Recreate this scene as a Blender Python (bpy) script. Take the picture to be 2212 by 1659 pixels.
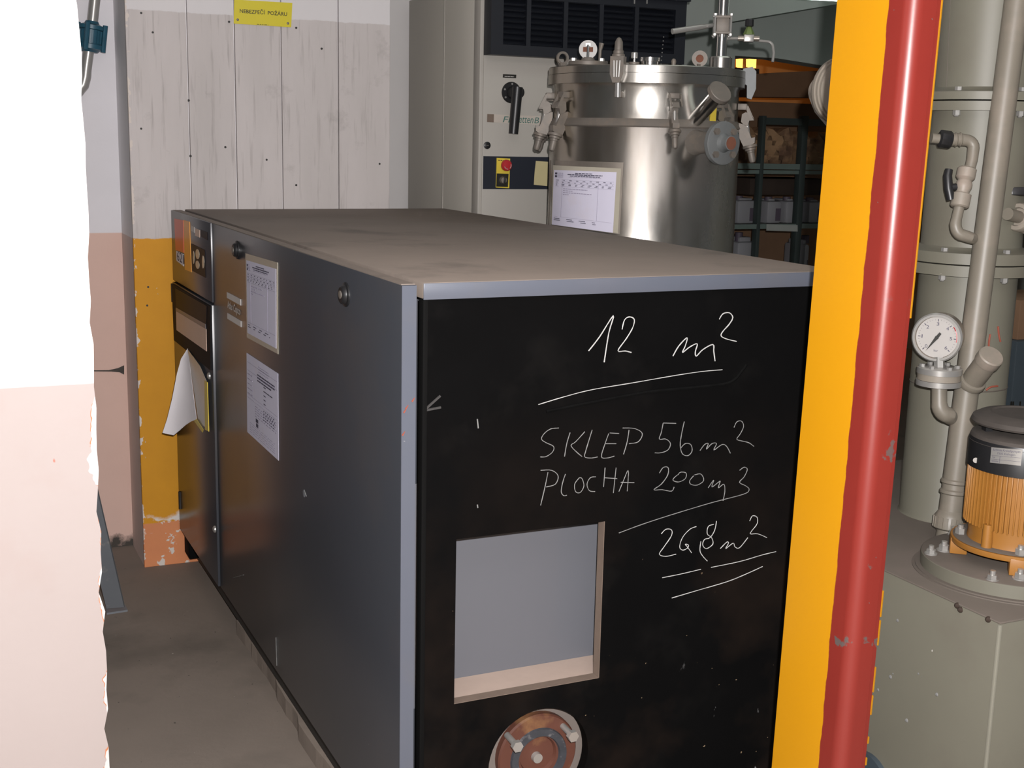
import bpy, bmesh, math, random
import numpy as np
from mathutils import Vector as V, Matrix
random.seed(7)
for o in list(bpy.data.objects): bpy.data.objects.remove(o)
SC = bpy.context.scene; COL = SC.collection

# ------------------------------------------------------------------ camera
FPX, YAW, PITCH, ROLL, CAMH = 2723.16, .4388, .1917, .0221, 1.46
O = V((0, 0, CAMH))
def _axes():
    cy, sy, cp, sp = math.cos(YAW), math.sin(YAW), math.cos(PITCH), math.sin(PITCH)
    F = V((sy*cp, cy*cp, -sp)); R = V((cy, -sy, 0)); U = R.cross(F)
    c, s = math.cos(ROLL), math.sin(ROLL)
    return F, R*c+U*s, U*c-R*s
CF, CR, CU = _axes()
cd = bpy.data.cameras.new('camera'); cam = bpy.data.objects.new('camera', cd); COL.objects.link(cam)
cam.matrix_world = Matrix(((CR.x, CU.x, -CF.x, 0), (CR.y, CU.y, -CF.y, 0), (CR.z, CU.z, -CF.z, CAMH), (0, 0, 0, 1)))
cd.sensor_width = 36; cd.lens = FPX/2212*36; cd.clip_start = .05
SC.camera = cam
# ------------------------------------------------------------------ world, lights, exposure
w = bpy.data.worlds.new('world'); SC.world = w; w.use_nodes = True
w.node_tree.nodes['Background'].inputs[0].default_value = (.85, .95, 1, 1)
w.node_tree.nodes['Background'].inputs[1].default_value = .075
def lamp(name, kind, loc, energy, col=(1, 1, 1), size=.1, rot=None, sy=None):
    l = bpy.data.lights.new(name, kind); l.energy = energy; l.color = col
    if kind == 'AREA':
        l.size = size
        if sy: l.shape = 'RECTANGLE'; l.size_y = sy
    else: l.shadow_soft_size = size
    o = bpy.data.objects.new(name, l); o.location = loc; COL.objects.link(o)
    if rot: o.rotation_euler = rot
    return o
# the photographer's flash, just above and right of the lens
lamp('camera_flash', 'POINT', O+CR*.045+CU*.075, 450, (1, .97, .965), .012)
# fluorescent light of the far room, and an added, unseen overhead fill on the near side
lamp('far_room_tube', 'AREA', (2.7, 3.0, 2.82), 4.0, (.88, 1, .94), 2.4, sy=.5)
lamp('near_fill', 'AREA', (.5, -.3, 2.8), 1.2, (.95, 1, .98), 1.5, sy=.3)
lamp('sodium_bulb', 'POINT', (5.0, 7.5, 2.2), 9, (1, .5, .16), .08)
SC.view_settings.view_transform = 'Standard'; SC.view_settings.look = 'None'
SC.view_settings.exposure = 0; SC.view_settings.gamma = 1; SC.view_settings.use_curve_mapping = False

# ------------------------------------------------------------------ geometry of sight lines
def ray(u, v): return CF+CR*((u-1106)/FPX)+CU*((829.5-v)/FPX)
def at(u, v, X=None, Y=None, Z=None, D=None):
    d = ray(u, v)
    t = X/d.x if X is not None else Y/d.y if Y is not None else (Z-CAMH)/d.z if Z is not None else D
    return O+d*t
def on_cyl(u, v, c, r):
    d = ray(u, v); a = d.x**2+d.y**2; b = -2*(d.x*c[0]+d.y*c[1]); q = c[0]**2+c[1]**2-r*r
    t = (-b-math.sqrt(max(0, b*b-4*a*q)))/(2*a)
    return O+d*t

# ------------------------------------------------------------------ materials
def lin(c): return tuple((x/255/12.92 if x/255 <= .04045 else ((x/255+.055)/1.055)**2.4) for x in c)
def rgba(c): return (c[0], c[1], c[2], 1)
class NT:
    def __init__(s, name):
        s.m = bpy.data.materials.new(name); s.m.use_nodes = True; s.t = s.m.node_tree; s.n = s.t.nodes
        s.b = s.n['Principled BSDF']; s.pos = s.n.new('ShaderNodeNewGeometry').outputs['Position']; s._xyz = None
    def L(s, a, b): s.t.links.new(a, b)
    def xyz(s):
        if not s._xyz:
            x = s.n.new('ShaderNodeSeparateXYZ'); s.L(s.pos, x.inputs[0]); s._xyz = x.outputs
        return s._xyz
    def noise(s, scale, detail=4, stretch=None, rough=.6):
        n = s.n.new('ShaderNodeTexNoise'); n.inputs['Scale'].default_value = scale; n.inputs['Detail'].default_value = detail
        n.inputs['Roughness'].default_value = rough
        if stretch:
            m = s.n.new('ShaderNodeMapping'); m.inputs['Scale'].default_value = stretch
            s.L(s.pos, m.inputs[0]); s.L(m.outputs[0], n.inputs['Vector'])
        else: s.L(s.pos, n.inputs['Vector'])
        return n.outputs['Fac']
    def ramp(s, x, lo, hi):
        r = s.n.new('ShaderNodeMapRange'); r.inputs[1].default_value = lo; r.inputs[2].default_value = hi
        s.L(x, r.inputs[0]); return r.outputs[0]
    def math(s, op, a, b):
        m = s.n.new('ShaderNodeMath'); m.operation = op
        for i, x in enumerate((a, b)):
            if hasattr(x, 'type'): s.L(x, m.inputs[i])
            else: m.inputs[i].default_value = x
        return m.outputs[0]
    def mix(s, f, a, b):
        m = s.n.new('ShaderNodeMix'); m.data_type = 'RGBA'
        if hasattr(f, 'type'): s.L(f, m.inputs[0])
        else: m.inputs[0].default_value = f
        for i, x in ((6, a), (7, b)):
            if hasattr(x, 'type'): s.L(x, m.inputs[i])
            else: m.inputs[i].default_value = rgba(x)
        return m.outputs[2]
    def col(s, c): s.L(c, s.b.inputs['Base Color'])
    def bump(s, h, strength, dist=.002):
        b = s.n.new('ShaderNodeBump'); b.inputs['Strength'].default_value = strength; b.inputs['Distance'].default_value = dist
        s.L(h, b.inputs['Height']); s.L(b.outputs[0], s.b.inputs['Normal'])
    def set(s, rough=.5, metal=0, spec=None, coat=None, em=None, ems=0, alpha=None, trans=None):
        s.b.inputs['Roughness'].default_value = rough; s.b.inputs['Metallic'].default_value = metal
        if spec is not None: s.b.inputs['Specular IOR Level'].default_value = spec
        if coat: s.b.inputs['Coat Weight'].default_value = coat; s.b.inputs['Coat Roughness'].default_value = .12
        if em: s.b.inputs['Emission Color'].default_value = rgba(em); s.b.inputs['Emission Strength'].default_value = ems
        if trans: s.b.inputs['Transmission Weight'].default_value = trans
        if alpha is not None: s.b.inputs['Alpha'].default_value = alpha
def M(name, c, rough=.6, metal=0, var=.12, scale=7, bump=0, dirt=None, dsc=5, dr=(.5, .75), damt=1, spec=None, coat=None, stretch=None, bs=60, em=None, ems=0, trans=None, speck=None):
    n = NT(name); c = tuple(c)
    x = n.mix(n.noise(scale, 4, stretch), tuple(k*(1-var) for k in c), tuple(min(1, k*(1+var)) for k in c))
    if dirt: x = n.mix(n.math('MULTIPLY', n.ramp(n.noise(dsc, 6), *dr), damt), x, dirt)
    if speck: x = n.mix(n.ramp(n.noise(speck[1], 2), speck[2], speck[2]+.02), x, speck[0])
    n.col(x); n.set(rough, metal, spec, coat, em, ems, None, trans)
    if bump: n.bump(n.noise(bs, 5), bump)
    return n.m
MT = {}
# bare steels, plastics, paints
steel_n = NT('stainless'); st = steel_n.noise(3.5, 5, (1, 1, .35))
steel_n.col(steel_n.mix(steel_n.ramp(st, .42, .7), (.50, .48, .45), (.33, .29, .23)))
steel_n.set(.3, .95)
steel_n.L(steel_n.math('ADD', steel_n.math('MULTIPLY', steel_n.noise(9, 5, (1, 1, .3)), .28), .11), steel_n.b.inputs['Roughness'])
steel_n.bump(steel_n.noise(14, 3, (1, 1, .2)), .08, .004)
MT['steel'] = steel_n.m
MT['steel_polished'] = M('polished_steel', (.72, .71, .69), .2, 1, .1)
MT['steel_dull'] = M('dull_steel', (0.17, 0.1496, 0.1292), .55, .3, .2, 20, dirt=(.22, .18, .145), dsc=30)
MT['zinc'] = M('zinc_plate', (.42, .41, .39), .3, .6, .1)
MT['cast_grey'] = M('galvanised_flange', (0.16, 0.168, 0.168), .5, .2, .15, 25, .1)
MT['rust'] = M('rust', (.16, .06, .035), .85, 0, .35, 30, .3)
MT['grey_paint'] = M('grey_enamel', (0.088, 0.097, 0.122), .34, 0, .06, 5, spec=.5, dirt=(.13, .11, .09), dsc=3.5, dr=(.55, .9), damt=.5, speck=((.3, .3, .3), 45, .79))
MT['panel_paint'] = M('side_panel_enamel', (0.0403, 0.0436, 0.0518), .28, 0, .08, 3, spec=.42, dirt=(.075, .06, .05), dsc=2.2, dr=(.5, .9), damt=.6, speck=((.3, .3, .3), 60, .8))
MT['dust'] = M('dusty_top', (0.2029, 0.1667, 0.1401), .75, 0, .18, 4, .1, dirt=(.075, .062, .054), dsc=3.4, dr=(.57, .74), damt=.65)
MT['dark_metal'] = M('dark_skid', (.02, .018, .016), .6, 0, .3, 20)
MT['matt_black'] = M('matt_black', (.010, .010, .011), .6, 0, .2, spec=.08)
MT['black_plastic'] = M('black_plastic', (.012, .012, .013), .38, 0, .2)
MT['black_rubber'] = M('black_rubber', (0.003, 0.003, 0.003), .85, 0, .2, spec=.1)
MT['hood_navy'] = M('navy_hood', (0.0072, 0.0088, 0.0136), .5, 0, .15)
MT['navy_band'] = M('navy_band', (0.01, 0.013, 0.0225), .5, 0, .1)
MT['cabinet_grey'] = M('cabinet_grey', (0.3569, 0.3346, 0.3011), .55, 0, .05, 4, .03)
MT['cabinet_side'] = M('cabinet_side_sheet', (0.51, 0.4802, 0.425), .55, 0, .05, 3)
MT['white_paper'] = M('paper_white', (0.624, 0.6006, 0.7176), .7, 0, .04, 20, dirt=(.62, .54, .56), dsc=9, dr=(.58, .85), damt=.6)
MT['plain_paper'] = M('paper_plain', (0.8, 0.76, 0.78), .7, 0, .05, 14)
MT['sleeve'] = M('plastic_sleeve', (.42, .385, .31), .25, 0, .12, 12)
MT['ink'] = M('print_ink', (.06, .055, .09), .7, 0, .1)
MT['ink_faint'] = M('print_ink_faint', (.33, .30, .40), .7, 0, .1)
MT['yellow_sign'] = M('sign_yellow', (0.62, 0.52, 0.02), .45, 0, .05, 10)
MT['sign_black'] = M('sign_black', (.012, .011, .008), .5)
MT['pvc'] = M('grey_pvc', (0.1664, 0.1484, 0.1188), .45, 0, .07, 8, .03, dirt=(.27, .22, .18), dsc=9, dr=(.5, .8), damt=.6)
MT['pvc_light'] = M('pale_pvc', (0.22, 0.1936, 0.1584), .5, 0, .07, 8, dirt=(.3, .24, .2), dsc=20, dr=(.5, .8))
MT['pp'] = M('grey_polypropylene', (0.1412, 0.1348, 0.1047), .5, 0, .06, 6, .03, dirt=(.115, .10, .08), dsc=4, dr=(.5, .8), damt=.6, speck=((.5, .48, .45), 60, .80))
MT['pp_dusty'] = M('dusty_polypropylene', (0.1162, 0.0975, 0.081), .75, 0, .15, 8, .05, dirt=(.13, .105, .09), dsc=8, dr=(.5, .75), speck=((.4, .38, .35), 60, .80))
MT['seam'] = M('weld_seam', (.10, .085, .07), .7)
MT['weld'] = M('pale_weld', (0.216, 0.208, 0.168), .45)
MT['orange'] = M('motor_orange', (0.2778, 0.118, 0.0195), .48, 0, .12, 10, dirt=(.30, .15, .06), dsc=14, dr=(.56, .8), damt=.7)
MT['dusty_black'] = M('dusty_black', (0.05, 0.042, 0.036), .8, 0, .5, 18, .1)
MT['gauge_face'] = M('gauge_face', (0.378, 0.36, 0.342), .4, 0, .02)
MT['gauge_steel'] = M('gauge_steel', (.33, .29, .25), .4, .7, .2, 20)
MT['red'] = M('signal_red', (.42, .025, .03), .35)
MT['mark_red'] = M('red_marker', (.25, .06, .035), .6)
MT['amber_yellow'] = M('switch_yellow', (.68, .52, .06), .4)
MT['note_yellow'] = M('note_yellow', (0.493, 0.425, 0.2295), .8, 0, .08, 20)
MT['tape'] = M('masking_tape', (0.459, 0.408, 0.357), .8, 0, .08, 20, dirt=(.4, .3, .24), dsc=14)
MT['green_ink'] = M('green_pen', (.05, .14, .12), .7)
MT['chalk'] = M('chalk', (0.42, 0.42, 0.41), .9, 0, .45, 60)
MT['chalk_faint'] = M('chalk_faint', (0.17, 0.17, 0.165), .9, 0, .5, 60)
MT['chalk_mid'] = M('chalk_thin', (0.195, 0.195, 0.1913), .9, 0, .6, 60)
MT['scuff'] = M('scuff', (.035, .033, .032), .9)
MT['smudge'] = M('chalk_smudge', (.0045, .0045, .0045), .95, 0, .5, 40, spec=.02)
MT['stick_red'] = M('sticker_red', (0.756, 0.126, 0.054), .4)
MT['stick_orange'] = M('sticker_orange', (0.992, 0.384, 0.032), .4)
MT['beige'] = M('beige_plate', (0.64, 0.464, 0.368), .45, 0, .06, 12)
MT['glass_dark'] = M('dark_glass', (.008, .008, .01), .4, 0, .1, spec=.04)
MT['logo'] = M('logo_grey', (0.588, 0.56, 0.532), .5)
MT['strut'] = M('blue_grey_strut', (0.16, 0.1725, 0.189), .5, 0, .1, 8, dirt=(.3, .28, .26), dsc=14, dr=(.6, .7))
MT['teal'] = M('teal_union', (.015, .075, .115), .4, 0, .4, 30)
MT['canister'] = M('canister_white', (0.24, 0.24, 0.256), .4, 0, .08)
MT['canister_label'] = M('canister_label', (0.08, 0.064, 0.088), .6)
MT['rack'] = M('rack_green', (.03, .042, .04), .5, 0, .2)
MT['rack_beam'] = M('rack_beam_green', (.12, .16, .145), .5, 0, .2, 12)
MT['cork'] = M('brown_sacking', (.28, .17, .09), .9, 0, .5, 9, .4, dirt=(.11, .06, .035), dsc=7, dr=(.45, .6))
MT['brown_board'] = M('brown_board', (.20, .115, .065), .7, 0, .2, 6)
MT['dark_box'] = M('dark_crate', (.03, .018, .012), .8, 0, .4, 12)
MT['shelf_white'] = M('pale_shelf', (.30, .32, .30), .6)
MT['blue_box'] = M('slate_blue_case', (0.045, 0.06, 0.0725), .5, 0, .1)
MT['green_bonnet'] = M('green_bonnet', (.12, .17, .05), .5)
MT['orange_wall'] = M('orange_wall', (0.6, 0.3, 0.1), .8, 0, .08, 5)
MT['grey_green'] = M('grey_green_wall', (0.2384, 0.2601, 0.2421), .7, 0, .06, 5, .03)
MT['tube_glow'] = M('lit_tube', (.9, 1, .95), .5, em=(.85, 1, .92), ems=4)
MT['amber_glow'] = M('lit_amber', (1, .5, .1), .5, em=(1, .48, .09), ems=2.6)
MT['ring_seal'] = M('black_gasket', (.035, .038, .045), .5, 0, .4, 50, .4, dirt=(.2, .19, .19), dsc=40, dr=(.56, .72))
MT['primer'] = M('red_primer', (0.0863, 0.0285, 0.0165), .65, 0, .2, 14, .1, dirt=(.25, .13, .05), dsc=8, dr=(.5, .7))
MT['flange_plate'] = M('backing_plate', (0.155, 0.13, 0.115), .6, 0, .1, 12)
MT['ductsheet'] = M('duct_sheet', (0.105, 0.108, 0.122), .5, 0, .03, 4)
MT['ductdust'] = M('duct_dust', (0.4, 0.31, 0.26), .9, 0, .08, 30, speck=((.05, .04, .03), 70, .76))
MT['cutedge'] = M('cut_edge', (0.15, 0.11, 0.085), .8, 0, .2, 40, .2)
MT['concrete_edge'] = M('plinth_concrete', (.24, .195, .16), .9, 0, .25, 12, .5)
# floor
n = NT('floor_concrete'); a = n.mix(n.noise(2.2, 6), (.175, .145, .12), (.26, .215, .18))
a = n.mix(n.ramp(n.noise(1.6, 5), .53, .68), a, (.14, .118, .098)); a = n.mix(n.ramp(n.noise(55, 2), .73, .75), a, (.035, .03, .025))
a = n.mix(n.ramp(n.noise(48, 2), .755, .77), a, (.4, .37, .33)); n.col(a); n.set(.8); n.bump(n.noise(40, 5), .25, .003); MT['floor'] = n.m
# painted planks: clean white strip on top, dusty white, yellow, orange base with worn spots
n = NT('plank_paint'); z = n.xyz()[2]
def step(n, x, t, wdt=.0015): return n.ramp(x, t-wdt, t+wdt)
zj = n.math('ADD', z, n.math('MULTIPLY', n.math('SUBTRACT', n.noise(28, 3), .5), .012))
zj2 = n.math('ADD', z, n.math('MULTIPLY', n.math('SUBTRACT', n.noise(9, 5), .5), .11))
dw = n.mix(n.ramp(n.noise(5, 6, (1, 1, .22)), .35, .8), (.545, .50, .49), (.44, .405, .39))
dw = n.mix(n.math('MULTIPLY', n.ramp(n.noise(75, 4, (1, 1, .06)), .56, .72), .45), dw, (.25, .222, .21))
dw = n.mix(n.math('MULTIPLY', n.ramp(n.noise(7, 6), .62, .75), .5), dw, (.23, .205, .195))
dw = n.mix(n.ramp(n.noise(34, 2), .775, .79), dw, (.04, .03, .028))
cw = n.mix(n.noise(4, 4), (.66, .63, .635), (.60, .575, .58))
ye = n.mix(n.noise(14, 4), (.52, .225, .004), (.62, .28, .006)); ye = n.mix(n.ramp(n.noise(40, 3), .735, .75), ye, (.5, .45, .4)); ye = n.mix(n.ramp(n.noise(70, 3), .76, .78), ye, (.04, .02, .01))
ora = n.mix(n.noise(10, 4), (.55, .20, .085), (.66, .25, .10)); ora = n.mix(n.ramp(n.noise(24, 4), .60, .62), ora, (.62, .57, .52))
a = n.mix(step(n, zj, 1.834), dw, cw); a = n.mix(step(n, zj, 1.117), ye, a)
pe = n.math('MULTIPLY', step(n, z, .05), n.math('SUBTRACT', 1, n.ramp(n.math('ABSOLUTE', n.math('SUBTRACT', zj2, .15), 0), .02, .035)))
a = n.mix(step(n, zj, .155), ora, a); a = n.mix(n.math('MULTIPLY', pe, n.ramp(n.noise(13, 4), .5, .53)), a, (.66, .61, .57))
xe = n.xyz()[0]; edge = n.math('LESS_THAN', n.math('ADD', xe, n.math('MULTIPLY', n.noise(30, 4), .05)), .648)
a = n.mix(n.math('MULTIPLY', edge, n.ramp(n.noise(16, 4), .5, .53)), a, (.62, .55, .5))
n.col(a); n.set(.7); n.bump(n.noise(60, 4, (1, 1, .1)), .2, .002); MT['plank'] = n.m
# near wall: blown plaster, white above, pale pink below, chipped along the free edge
n = NT('near_wall_paint'); xx, yy, z = n.xyz()
zj = n.math('ADD', z, n.math('MULTIPLY', n.noise(20, 3), .004))
pk = n.mix(n.noise(6, 5), (.235, .198, .185), (.25, .212, .20)); pk = n.mix(n.math('MULTIPLY', n.ramp(n.noise(5, 6), .56, .75), .4), pk, (.225, .168, .15))
a = n.mix(step(n, zj, 1.118), pk, (.5, .48, .46))
chx = n.math('ADD', xx, n.math('MULTIPLY', n.noise(9, 4), .085))
e1 = n.ramp(chx, .2425, .2435); e2 = n.ramp(chx, .2412, .2422)
a = n.mix(n.math('MULTIPLY', n.math('MULTIPLY', e2, n.math('SUBTRACT', 1, step(n, z, 1.09))), n.ramp(n.noise(60, 2), .45, .5)), a, (.30, .085, .012))
a = n.mix(n.math('MULTIPLY', e1, n.math('SUBTRACT', 1, step(n, z, 1.10))), a, (.36, .35, .34))
a = n.mix(n.ramp(n.noise(22, 2), .80, .81), a, (.26, .07, .04))
n.col(a); n.set(.75); n.bump(n.noise(50, 4), .12, .002); MT['wall_left'] = n.m
# alcove wall: white over pink, grimy foot
n = NT('alcove_paint'); z = n.xyz()[2]
wh = n.mix(n.noise(5, 5), (.70, .68, .71), (.62, .60, .62)); pk = n.mix(n.noise(5, 5), (.66, .46, .39), (.58, .40, .34))
a = n.mix(step(n, z, 1.117), pk, wh); a = n.mix(n.math('SUBTRACT', 1, n.ramp(n.math('ADD', z, n.math('MULTIPLY', n.noise(25, 4), .12)), .075, .11)), a, (.05, .042, .035))
a = n.mix(n.ramp(n.noise(38, 2), .785, .80), a, (.1, .08, .07)); n.col(a); n.set(.8); n.bump(n.noise(20, 5), .25, .004); MT['alcove'] = n.m
MT['white_wall'] = M('white_wall', (0.544, 0.5236, 0.5168), .75, 0, .05, 5, .05)
n = NT('pier_side_paint'); z = n.xyz()[2]
a = n.mix(step(n, z, 1.117), n.mix(n.noise(6, 5), (.72, .58, .52), (.62, .50, .46)), n.mix(n.noise(6, 5), (.84, .82, .83), (.76, .74, .75)))
n.col(a); n.set(.75); n.bump(n.noise(30, 4), .2, .003); MT['pier_side'] = n.m
# black sound-proofing face of the machine
n = NT('black_face'); xx, yy, z = n.xyz()
a = n.mix(n.noise(6, 5), (.0012, .0012, .0013), (.003, .0029, .003))
a = n.mix(n.math('MULTIPLY', n.ramp(n.noise(3.2, 6), .42, .72), n.math('SUBTRACT', 1, n.ramp(z, .35, 1.0))), a, (.014, .009, .0065))
a = n.mix(n.math('MULTIPLY', n.ramp(n.noise(7, 6), .57, .8), .6), a, (.007, .0064, .006))
a = n.mix(n.math('MULTIPLY', n.ramp(n.noise(70, 2), .765, .785), n.math('SUBTRACT', 1, n.ramp(z, .3, .75))), a, (.22, .16, .10))
a = n.mix(n.ramp(n.noise(55, 3, (1, 1, .4)), .765, .785), a, (.10, .10, .10))
a = n.mix(n.math('MULTIPLY', n.ramp(n.noise(26, 5, (1, 1, .45)), .66, .70), n.math('MULTIPLY', n.ramp(xx, 1.25, 1.5), n.math('SUBTRACT', 1, n.ramp(z, .35, .5)))), a, (.2, .2, .2))
n.col(a); n.set(.8, 0, .05); n.bump(n.noise(30, 4), .1, .002); MT['black_face'] = n.m
# hazard post: yellow reveal, red front, ragged line between; scuffs
n = NT('post_paint'); xx, yy, z = n.xyz()
yj = n.math('ADD', yy, n.math('MULTIPLY', n.math('SUBTRACT', n.noise(30, 5, (1, 1, .5)), .5), .012))
re = n.mix(n.noise(8, 4), (.155, .0155, .011), (.175, .019, .013))
gr = n.math('MULTIPLY', n.ramp(n.noise(17, 6), .655, .68), n.math('SUBTRACT', 1, n.ramp(z, .95, 1.3)))
re = n.mix(gr, re, (.085, .065, .06)); re = n.mix(n.ramp(n.noise(55, 4), .735, .75), re, (.11, .08, .075))
yl = n.mix(n.noise(6, 5), (.47, .215, .003), (.45, .20, .004)); yl = n.mix(n.ramp(n.noise(42, 3), .79, .80), yl, (.15, .05, .02))
n.col(n.mix(step(n, yj, 1.551, .0008), re, yl)); n.set(.37, 0, .5); n.bump(n.noise(45, 3), .05, .002); MT['post'] = n.m
MT['post_yellow'] = M('post_yellow', (0.42, 0.19, 0.006), .4, 0, .08)

# ------------------------------------------------------------------ mesh toolkit
WL = {}
def frame(axis):
    a = V(axis).normalized(); t = V((0, 0, 1)) if abs(a.z) < .9 else V((1, 0, 0))
    x = t.cross(a).normalized(); return x, a.cross(x), a
class MB:
    def __init__(s): s.bm = bmesh.new()
    def faces(s, verts, fs):
        vs = [s.bm.verts.new(v) for v in verts]
        for f in fs:
            try: s.bm.faces.new([vs[i] for i in f])
            except ValueError: pass
        return vs
    def box(s, c, size, ax=None, bevel=0):
        X, Y, Z = ax if ax else (V((1, 0, 0)), V((0, 1, 0)), V((0, 0, 1)))
        c = V(c); h = [k/2 for k in size]
        vs = s.faces([c+X*(sx*h[0])+Y*(sy*h[1])+Z*(sz*h[2]) for sz in (-1, 1) for sy in (-1, 1) for sx in (-1, 1)],
                     [(0, 2, 3, 1), (4, 5, 7, 6), (0, 1, 5, 4), (2, 6, 7, 3), (0, 4, 6, 2), (1, 3, 7, 5)])
        if bevel:
            es = {e for v in vs for e in v.link_edges}
            bmesh.ops.bevel(s.bm, geom=list(es), offset=bevel, segments=2, affect='EDGES', profile=.5)
        return s
    def box2(s, a, b, bevel=0):
        a, b = V(a), V(b); return s.box((a+b)/2, [abs(k) for k in (b-a)], None, bevel)
    def cyl(s, p0, p1, r0, r1=None, n=24, cap=True):
        r1 = r0 if r1 is None else r1; p0, p1 = V(p0), V(p1); x, y, a = frame(p1-p0)
        vs = []
        for p, r in ((p0, r0), (p1, r1)):
            vs += [p+x*(r*math.cos(2*math.pi*i/n))+y*(r*math.sin(2*math.pi*i/n)) for i in range(n)]
        fs = [(i, (i+1) % n, n+(i+1) % n, n+i) for i in range(n)]
        if cap: fs += [tuple(range(n-1, -1, -1)), tuple(range(n, 2*n))]
        s.faces(vs, fs); return s
    def lathe(s, c, axis, prof, n=48, cap=True):
        cap = cap and prof[0] != prof[-1]
        c = V(c); x, y, a = frame(axis); k = len(prof); vs = []
        for r, h in prof:
            vs += [c+a*h+x*(r*math.cos(2*math.pi*i/n))+y*(r*math.sin(2*math.pi*i/n)) for i in range(n)]
        fs = []
        for j in range(k-1):
            fs += [(j*n+i, j*n+(i+1) % n, (j+1)*n+(i+1) % n, (j+1)*n+i) for i in range(n)]
        if cap and prof[0][0] > 0: fs.append(tuple(range(n-1, -1, -1)))
        if cap and prof[-1][0] > 0: fs.append(tuple((k-1)*n+i for i in range(n)))
        s.faces(vs, fs); return s
    def tube(s, pts, r, n=16, cap=True):
        pts = [V(p) for p in pts]; m = len(pts); vs = []; x = None
        rs = r if isinstance(r, (list, tuple)) else [r]*m
        for i, p in enumerate(pts):
            t = (pts[min(i+1, m-1)]-pts[max(i-1, 0)]).normalized()
            if x is None: x, y, _ = frame(t)
            x = (x-t*x.dot(t)).normalized(); y = t.cross(x)
            vs += [p+x*(rs[i]*math.cos(2*math.pi*k/n))+y*(rs[i]*math.sin(2*math.pi*k/n)) for k in range(n)]
        fs = [(j*n+i, j*n+(i+1) % n, (j+1)*n+(i+1) % n, (j+1)*n+i) for j in range(m-1) for i in range(n)]
        if cap: fs += [tuple(range(n-1, -1, -1)), tuple((m-1)*n+i for i in range(n))]
        s.faces(vs, fs); return s
    def plate(s, pts, off):                       # polygon given in 3-D, thickened by vector off
        pts = [V(p) for p in pts]; off = V(off); n = len(pts)
        s.faces(pts+[p+off for p in pts], [tuple(range(n-1, -1, -1)), tuple(range(n, 2*n))]+[(i, (i+1) % n, n+(i+1) % n, n+i) for i in range(n)]); return s
    def grid(s, rows, off=None):                  # rows of points -> sheet (thickened by off)
        m, k = len(rows), len(rows[0]); pts = [V(p) for r in rows for p in r]; N = m*k
        fs = [(j*k+i, j*k+i+1, (j+1)*k+i+1, (j+1)*k+i) for j in range(m-1) for i in range(k-1)]
        if off is not None:
            offs = off if isinstance(off, list) else [V(off)]*N
            pts = pts+[p+o for p, o in zip(pts, offs)]
            fs = fs+[tuple(N+i for i in reversed(f)) for f in fs]
            b = [i for i in range(k)]+[j*k+k-1 for j in range(1, m)]+[(m-1)*k+i for i in range(k-2, -1, -1)]+[j*k for j in range(m-2, 0, -1)]
            fs += [(b[i], N+b[i], N+b[(i+1) % len(b)], b[(i+1) % len(b)]) for i in range(len(b))]
        s.faces(pts, fs); return s
    def sphere(s, c, r, n=16):
        return s.lathe(c, (0, 0, 1), [(max(1e-4, r*math.sin(math.pi*i/n)), -r*math.cos(math.pi*i/n)) for i in range(n+1)], n)
    def hexa(s, p0, p1, r): return s.cyl(p0, p1, r, None, 6)
    def add(s, mesh): s.bm.from_mesh(mesh); return s
    def build(s, name, mat, parent=None, origin=None, smooth=True):
        bm = s.bm; bmesh.ops.recalc_face_normals(bm, faces=bm.faces)
        if smooth:
            for f in bm.faces: f.smooth = True
            for e in bm.edges:
                if len(e.link_faces) == 2 and e.calc_face_angle(0) > .6: e.smooth = False
        if origin is None:
            lo = V([min(v.co[i] for v in bm.verts) for i in range(3)]); hi = V([max(v.co[i] for v in bm.verts) for i in range(3)])
            origin = (lo+hi)/2; origin.z = lo.z
        origin = V(origin)
        bmesh.ops.translate(bm, verts=bm.verts, vec=-origin)
        me = bpy.data.meshes.new(name); bm.to_mesh(me); bm.free(); me.materials.append(MT[mat])
        o = bpy.data.objects.new(name, me); COL.objects.link(o); WL[o.name] = origin
        if parent: o.parent = parent; o.location = origin-WL[parent.name]
        else: o.location = origin
        return o
def tag(o, label=None, cat=None, group=None, kind=None):
    for k, v in (('label', label), ('category', cat), ('group', group), ('kind', kind)):
        if v: o[k] = v
    return o
def thing(name, loc, label, cat, group=None):
    o = bpy.data.objects.new(name, None); o.empty_display_size = .05; COL.objects.link(o); o.location = loc; WL[o.name] = V(loc)
    return tag(o, label, cat, group)
def dup(o, parent, loc, rotz=0, axis='Z'):        # copy of a part sharing its mesh
    c = o.copy(); COL.objects.link(c); c.parent = parent; loc = V(loc); WL[c.name] = loc
    c.location = loc-(WL[parent.name] if parent else V((0, 0, 0)))
    if rotz: c.rotation_euler = (0, 0, rotz)
    return c
def struct(o): o['kind'] = 'structure'; return o
def px(pts, **k): return [at(u, v, **k) for u, v in pts]
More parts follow.
